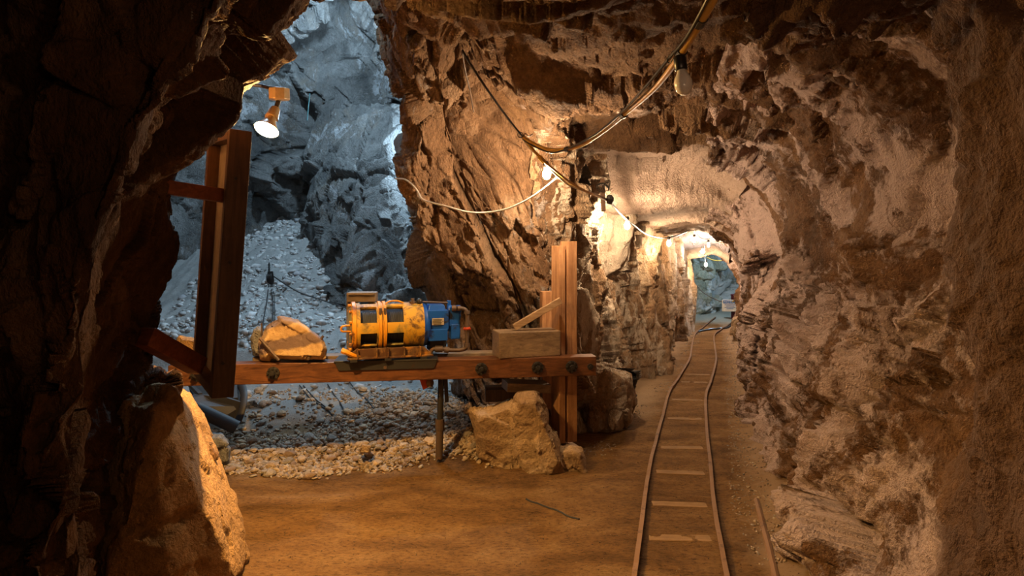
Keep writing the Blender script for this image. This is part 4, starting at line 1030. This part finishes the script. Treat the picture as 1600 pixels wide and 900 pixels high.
# ------------------------------------------------------------------ bulbs and cables of the lighting string
def bulb(px, py, d, mat, label, group='lit bulbs of the tunnel light string', r=.03, axis=(0, 0, -1), lit=True, pig=None):
    top = P(px, py, d); ax = Vector(axis).normalized()
    e = empty('light_bulb', top, label, 'light bulb', group)
    mb = MB(); mb.lathe(top - ax * .085, ax, [(0, .016), (.01, .021), (.045, .021), (.05, .017)], 14); mb.build('socket', M['bcable'], e, smooth=True)
    mb = MB(); mb.lathe(top - ax * .04, ax, [(0, .014), (.012, .016), (.028, .024), (.045, r), (.062, r * .97), (.076, r * .78), (.086, r * .45), (.090, .001)], 20); mb.build('glass_bulb', mat, e, smooth=True)
    return e
bulb(854, 270, 4.7, M['bulb_warm'], 'lit bulb against the pillar rock, nearest and brightest of the string', axis=(.05, -.1, -1))
bulb(980, 351, 6.75, M['bulb_mid'], 'second lit bulb, just inside the tunnel on the left')
bulb(1045, 379, 8.8, M['bulb_far'], 'third lit bulb along the left tunnel wall')
bulb(1085, 374, 10.8, M['bulb_far'], 'fourth lit bulb, just left of the hanging wooden peg')
bulb(1098, 392, 12.0, M['bulb_cool'], 'cool white lit bulb below the small peg deep in the tunnel', r=.04)
bulb(1107, 382, 11.8, M['bulb_far'], 'small lit bulb right of the wooden peg deep in the tunnel', r=.022)
bulb(1103, 413, 13.3, M['bulb_far'], 'lowest and farthest lit bulb, before the grey end wall')
bulb(1067, 126, 2.1, M['glass'], 'unlit frosted bulb hanging from the cable at the top', group=None, axis=(.10, -.15, -1))

def cable(name, pts, r, mat, label, cat='cable', n=8, per=8, group=None, flat=1.0):
    mb = MB(); mb.tube(crom([P(*p) for p in pts], per), r, n, flat); return tag(mb.build(name, mat, smooth=True), label, cat, group)
yp = [(1122, -25, 1.75), (1114, 0, 1.8), (1080, 58, 2.0), (1054, 98, 2.2), (1023, 137, 2.5), (981, 174, 2.9), (945, 203, 3.3), (905, 228, 3.7), (864, 235, 4.0), (836, 226, 4.2), (817, 214, 4.35)]
ye = empty('yellow_cable', P(*yp[0]), 'thick yellow cable swooping down from the ceiling at top right', 'cable')
pts_y = crom([P(*p) for p in yp], 8)
mb = MB(); mb.tube(pts_y, lambda t_: .0125 + .001 * math.sin(t_ * 9), 10); mb.build('cable_jacket', M['ycable'], ye, smooth=True)
for k in (12, 20, 41, 59):
    a_, b_ = pts_y[k], pts_y[k + 1]; mb = MB(); mb.cyl(a_, a_ + (b_ - a_).normalized() * .035, .0175, n=10); mb.build('tape_band', M['bcable'], ye)
cable('black_cable', [(1114, -25, 1.74), (1105, 0, 1.79), (1073, 58, 1.99), (1045, 92, 2.18), (1010, 134, 2.48), (974, 173, 2.88), (928, 211, 3.38), (885, 233, 3.82), (858, 238, 4.02), (826, 224, 4.25), (816, 215, 4.35)], .0055, M['bcable'], 'thin black cable strapped along the thick yellow cable')
cable('bulb_wire', [(1045, 88, 2.17), (1043, 96, 2.17), (1047, 99, 2.14), (1052, 92, 2.12), (1056, 96, 2.11), (1060, 98, 2.1)], .0022, M['bcable'], 'short looped wire holding the unlit bulb', 'wire')
cable('black_rope', [(722, 78, 3.7), (735, 100, 3.75), (760, 138, 3.9), (790, 180, 4.15), (815, 212, 4.35)], .007, M['bcable'], 'dark rope running down the ceiling to the iron ring', 'rope')
cable('brown_wire', [(722, 80, 3.68), (727, 110, 3.9), (734, 140, 4.1), (740, 175, 4.3)], .004, M['pipe'], 'thin brown wire hanging beside the dark rope', 'wire')
ri = empty('iron_ring', P(814, 212, 4.36), 'rusty iron ring and hook where the cables meet', 'hook')
c = P(813, 211, 4.33); mb = MB(); mb.tube([c + Vector((.018 * math.cos(a_), -.006, .018 * math.sin(a_))) for a_ in np.linspace(0, 2 * PI, 17)], .004, 6); mb.build('ring', M['pipe'], ri)
mb = MB(); mb.tube(crom([P(817, 216, 4.34), P(821, 209, 4.33), P(826, 213, 4.36), P(832, 210, 4.5)], 5), .005, 6); mb.build('hook_pin', M['pipe'], ri)
cable('string_cable', [(818, 217, 4.34), (826, 228, 4.4), (838, 240, 4.45), (848, 250, 4.5), (860, 264, 4.6), (874, 277, 4.7), (890, 289, 4.9), (916, 299, 5.2), (938, 307, 5.5), (952, 314, 5.8)], .010, M['wcable'], 'white taped cable from the iron ring past the brightest bulb')
cable('tan_cable', [(819, 214, 4.33), (830, 230, 4.38), (846, 248, 4.43), (862, 262, 4.52), (878, 275, 4.65), (893, 286, 4.85), (918, 300, 5.15), (948, 313, 5.7)], .009, M['ycable'], 'tan cord running with the white cable to the black clamp')
tp = [P(843, 245, 4.45), P(850, 253, 4.48)]; mb = MB(); mb.cyl(tp[0], tp[1], .017, n=10); tag(mb.build('tape_wrap', M['ytape']), 'bright yellow tape wrap just above the brightest bulb', 'tape')
# clamp and peg
kl = empty('cable_clamp', P(945, 310, 5.7), 'black cable clamp on a wooden peg by the tunnel mouth', 'clamp')
mb = MB(); mb.beam(P(941, 279, 5.75), P(943, 330, 5.7), .036, .03); mb.build('peg', M['frame'], kl, bevel=.003)
mb = MB(); mb.lathe(P(948, 312, 5.62), (1, 0, .05), [(0, .035), (.02, .042), (.045, .040), (.06, .02)], 8); mb.build('clamp_body', M['dsteel'], kl)
mb = MB()
for k in range(5):
    mb.tube(crom([P(938 + k * 2, 300, 5.66), P(932 + k * 3, 292 - k, 5.6), P(940 + k * 3, 286, 5.62), P(951, 294 + k, 5.65)], 4), .004, 5)
mb.build('wire_twist', M['bcable'], kl)
cable('string_cable', [(955, 318, 5.85), (966, 330, 6.2), (977, 341, 6.65), (990, 352, 7.1), (1006, 364, 7.8), (1022, 370, 8.4), (1040, 372, 9.0), (1058, 368, 9.6), (1072, 362, 10.2), (1083, 357, 10.6)], .011, M['bcable'], 'dark cable drooping into the tunnel between the bulbs')
cable('string_cable', [(1083, 357, 10.6), (1088, 366, 10.9), (1095, 372, 11.2), (1104, 374, 11.5), (1110, 373, 11.8)], .011, M['wcable'], 'pale cable running on along the tunnel roof, deep inside')
mb = MB(); mb.cyl(P(975, 338, 6.65), P(981, 344, 6.85), .018, n=8); tag(mb.build('tape_wrap', M['ytape']), 'yellow tape wrap just above the second bulb', 'tape')
mb = MB(); mb.beam(P(1101, 366, 11.3), P(1101, 384, 11.3), .05, .05); tag(mb.build('wooden_peg', M['frame']), 'wooden peg hanging from the tunnel roof between far bulbs', 'peg')
cable('lamp_cord', [(1101, 384, 11.5), (1101, 398, 12.3), (1102, 408, 13.2)], .006, M['bcable'], 'thin cord holding the farthest bulb', 'cord')
cable('white_cable', [(618, 279, 4.85), (634, 281, 4.75), (650, 295, 4.7), (660, 311, 4.65), (680, 318, 4.6), (700, 323, 4.6), (730, 331, 4.65), (760, 332, 4.7), (790, 327, 4.7), (820, 314, 4.7), (845, 298, 4.7), (870, 278, 4.72)], .0065, M['wcable'], 'pale cable sagging across the pillar face')
cable('cyan_cord', [(484, 146, 7.5), (482, 165, 7.5), (480, 188, 7.5)], .006, M['cyan'], 'short cyan cord hanging on the grey rock right of the lamp', 'cord')
cable('yellow_rope', [(1104, 402, 15.3), (1115, 406.5, 15.3), (1130, 407, 15.3), (1150, 403, 15.3)], .012, M['ytape'], 'yellow rope across the top of the end chamber', 'rope')
cable('barrier_rope', [(1088, 446, 15.2), (1100, 458, 15.1), (1118, 468, 14.9), (1129, 472, 14.8)], .010, M['pipe'], 'brown barrier rope left of the notice sign', 'rope')
cable('barrier_rope', [(1144, 471, 14.8), (1150, 469, 14.7), (1156, 465, 14.6)], .012, M['ytape'], 'yellow barrier rope right of the notice sign', 'rope')

# ------------------------------------------------------------------ notice sign and things at the tunnel end
ns = empty('notice_sign', P(1141, 486, 14.8), 'white notice sign with blue heading at the tunnel end', 'sign')
c = P(1140.5, 477.5, 14.8); mb = MB(); mb.box(c, (.365, .012, .27)); mb.build('sign_board', M['white'], ns, bevel=.004)
mb = MB(); mb.box(c + Vector((0, -.009, .085)), (.31, .004, .07)); mb.build('sign_header', M['signblue'], ns)
def text(s, loc, size, mat, parent, name='lettering'):
    cu = bpy.data.curves.new(name, 'FONT'); cu.body = s; cu.size = size; cu.align_x = 'CENTER'; cu.align_y = 'CENTER'; cu.extrude = .001
    cu.materials.append(mat); t_ = bpy.data.objects.new(name, cu); C.objects.link(t_); bpy.context.view_layer.update()
    me_ = bpy.data.meshes.new_from_object(t_); bpy.data.objects.remove(t_); o = bpy.data.objects.new(name, me_); C.objects.link(o); o.rotation_euler = (PI / 2, 0, 0)
    o.location = loc - parent.location; o.parent = parent; return o
text('NOTICE', c + Vector((0, -.013, .085)), .075, M['white'], ns)
mb = MB()
for k, wd in enumerate((.24, .20, .25, .16)): mb.box(c + Vector((0, -.008, .022 - .032 * k)), (wd, .003, .013))
mb.build('text_lines', M['signblue'], ns)
mb = MB(); c = P(1154, 482, 15.0); mb.cyl(Vector((c.x, c.y, .05)), Vector((c.x, c.y, .62)), .17, n=20); mb.lathe(Vector((c.x, c.y, .60)), Zv, [(0, .18), (.03, .18), (.04, .15)], 20)
tag(mb.build('barrel', M['maroon'], smooth=True), 'dark red drum standing behind the notice sign', 'barrel')
outline_rock('boulder', [(1148,498),(1160,496),(1166,515),(1166,540),(1150,540),(1144,520)], 11.6, .3, M['boulder'], 671, 'dark brown boulder against the right wall before the sign', size=.2)

# ------------------------------------------------------------------ in the stope: scoop, pulley, ropes
SD = 5.35
sc = empty('steel_scoop', P(345, 668, SD), 'dark steel scraper scoop lying under the left end of the beam', 'scoop')
def SC(px, py, o=0.0): return P(px, py, SD + o)
mb = MB()
mb.prism([SC(296, 622, -.1), SC(300, 617, 0), SC(318, 617, 0), SC(352, 621), SC(375, 628), SC(376, 636), SC(371, 657), SC(348, 652, -.1), SC(316, 636, -.15), SC(304, 640, -.15)], Vector((.0, .03, .0))); mb.build('front_plate', M['gunmetal'], sc, bevel=.004)
mb = MB(); mb.tube([SC(306, 638, -.22), SC(340, 654, -.18), SC(370, 668, -.14)], lambda t_: .058, 10, .55); mb.build('cutting_lip', M['gunmetal'], sc, smooth=True)
mb = MB(); mb.prism([SC(292, 596, .45), SC(372, 598, .45), SC(374, 630, .1), SC(300, 625, .1)], Vector((0, .03, -.02))); mb.build('back_plate', M['dsteel'], sc, bevel=.004)
mb = MB(); mb.tube(crom([SC(371, 600, .40), SC(377, 603, .25), SC(381, 615, .1), SC(380, 632, 0), SC(376, 648, -.05), SC(371, 660, -.08)], 6), .034, 10, .6); mb.build('side_rim', M['gunmetal'], sc, smooth=True)
mb = MB(); mb.beam(SC(297, 601, .3), SC(313, 617, .02), .03, .03); mb.beam(SC(367, 598, .35), SC(368, 624, .05), .035, .03); mb.build('rib_bar', M['gunmetal'], sc)

pk = empty('pulley_block', P(422, 440, 8.6), 'dark snatch block hanging by a chain above the rubble slope', 'pulley')
mb = MB(); c = P(422, 433, 8.55); mb.lathe(c + Vector((-.035, 0, 0)), (1, 0, 0), [(0, .05), (.01, .062), (.02, .05), (.05, .05), (.06, .062), (.07, .05)], 16); mb.prism([P(418, 424, 8.52), P(426, 424, 8.52), P(428, 440, 8.52), P(423, 446, 8.52), P(417, 440, 8.52)], Vector((0, .02, 0))); mb.build('block_cheek', M['dsteel'], pk)
mb = MB()
for k in range(7):
    cc = P(420.5, 412 + 2.0 * k, 8.6); mb.tube([cc + Vector((.012 * math.cos(a_) * (k % 2), .012 * math.cos(a_) * ((k + 1) % 2), .016 * math.sin(a_))) for a_ in np.linspace(0, 2 * PI, 9)], .005, 5)
mb.build('chain', M['dsteel'], pk)
def rope_on(pts, r, label, name='wire_rope', grp=None):
    mb = MB(); mb.tube(crom([Vector(p) for p in pts], 8), r, 6); return tag(mb.build(name, M['dsteel'], smooth=True), label, 'wire rope', grp)
rope_on([P(420, 445, 8.5), P(417, 470, 8.0), P(412, 500, 7.5), P(408, 540, 7.0)], .007, 'left wire rope dropping from the pulley')
rope_on([P(423, 445, 8.5), P(426, 465, 8.1), P(426, 490, 7.6), P(424, 520, 7.2)], .007, 'middle wire rope dropping from the pulley')
rope_on([P(425, 445, 8.5), P(429, 465, 8.1), P(429, 482, 7.8), P(430, 510, 7.3)], .005, 'right wire rope dropping from the pulley')
rope_on([P(428, 432, 8.5), P(447, 445, 8.2), P(468, 457, 7.7), P(500, 468, 6.8), P(528, 477, 5.9), P(548, 484, 5.3)], .008, 'wire rope running from the pulley to the winch drum')
for k, (p_, lab) in enumerate((([(468, 604), (484, 622), (500, 636), (516, 648)], 'leftmost wire rope lying on the grey dust under the beam'), ([(474, 604), (492, 622), (508, 636), (520, 648)], 'wire rope beside the leftmost on the grey dust'),
                   ([(512, 600), (522, 616), (532, 630), (538, 642)], 'single wire rope on the grey dust right of the pair'), ([(546, 598), (558, 612), (572, 624), (584, 640)], 'rightmost wire rope lying on the grey dust'))):
    pts = []
    for a_, b_ in p_:
        pt = None
        for dd in np.arange(5.4, 9, .05):
            w_ = P(a_, b_, dd)
            if w_.z <= gz(w_.x, w_.y) + .012: pt = w_; break
        if pt is not None: pt.z = gz(pt.x, pt.y) + .008; pts.append(pt)
    if len(pts) > 1: rope_on(pts, .006, lab)
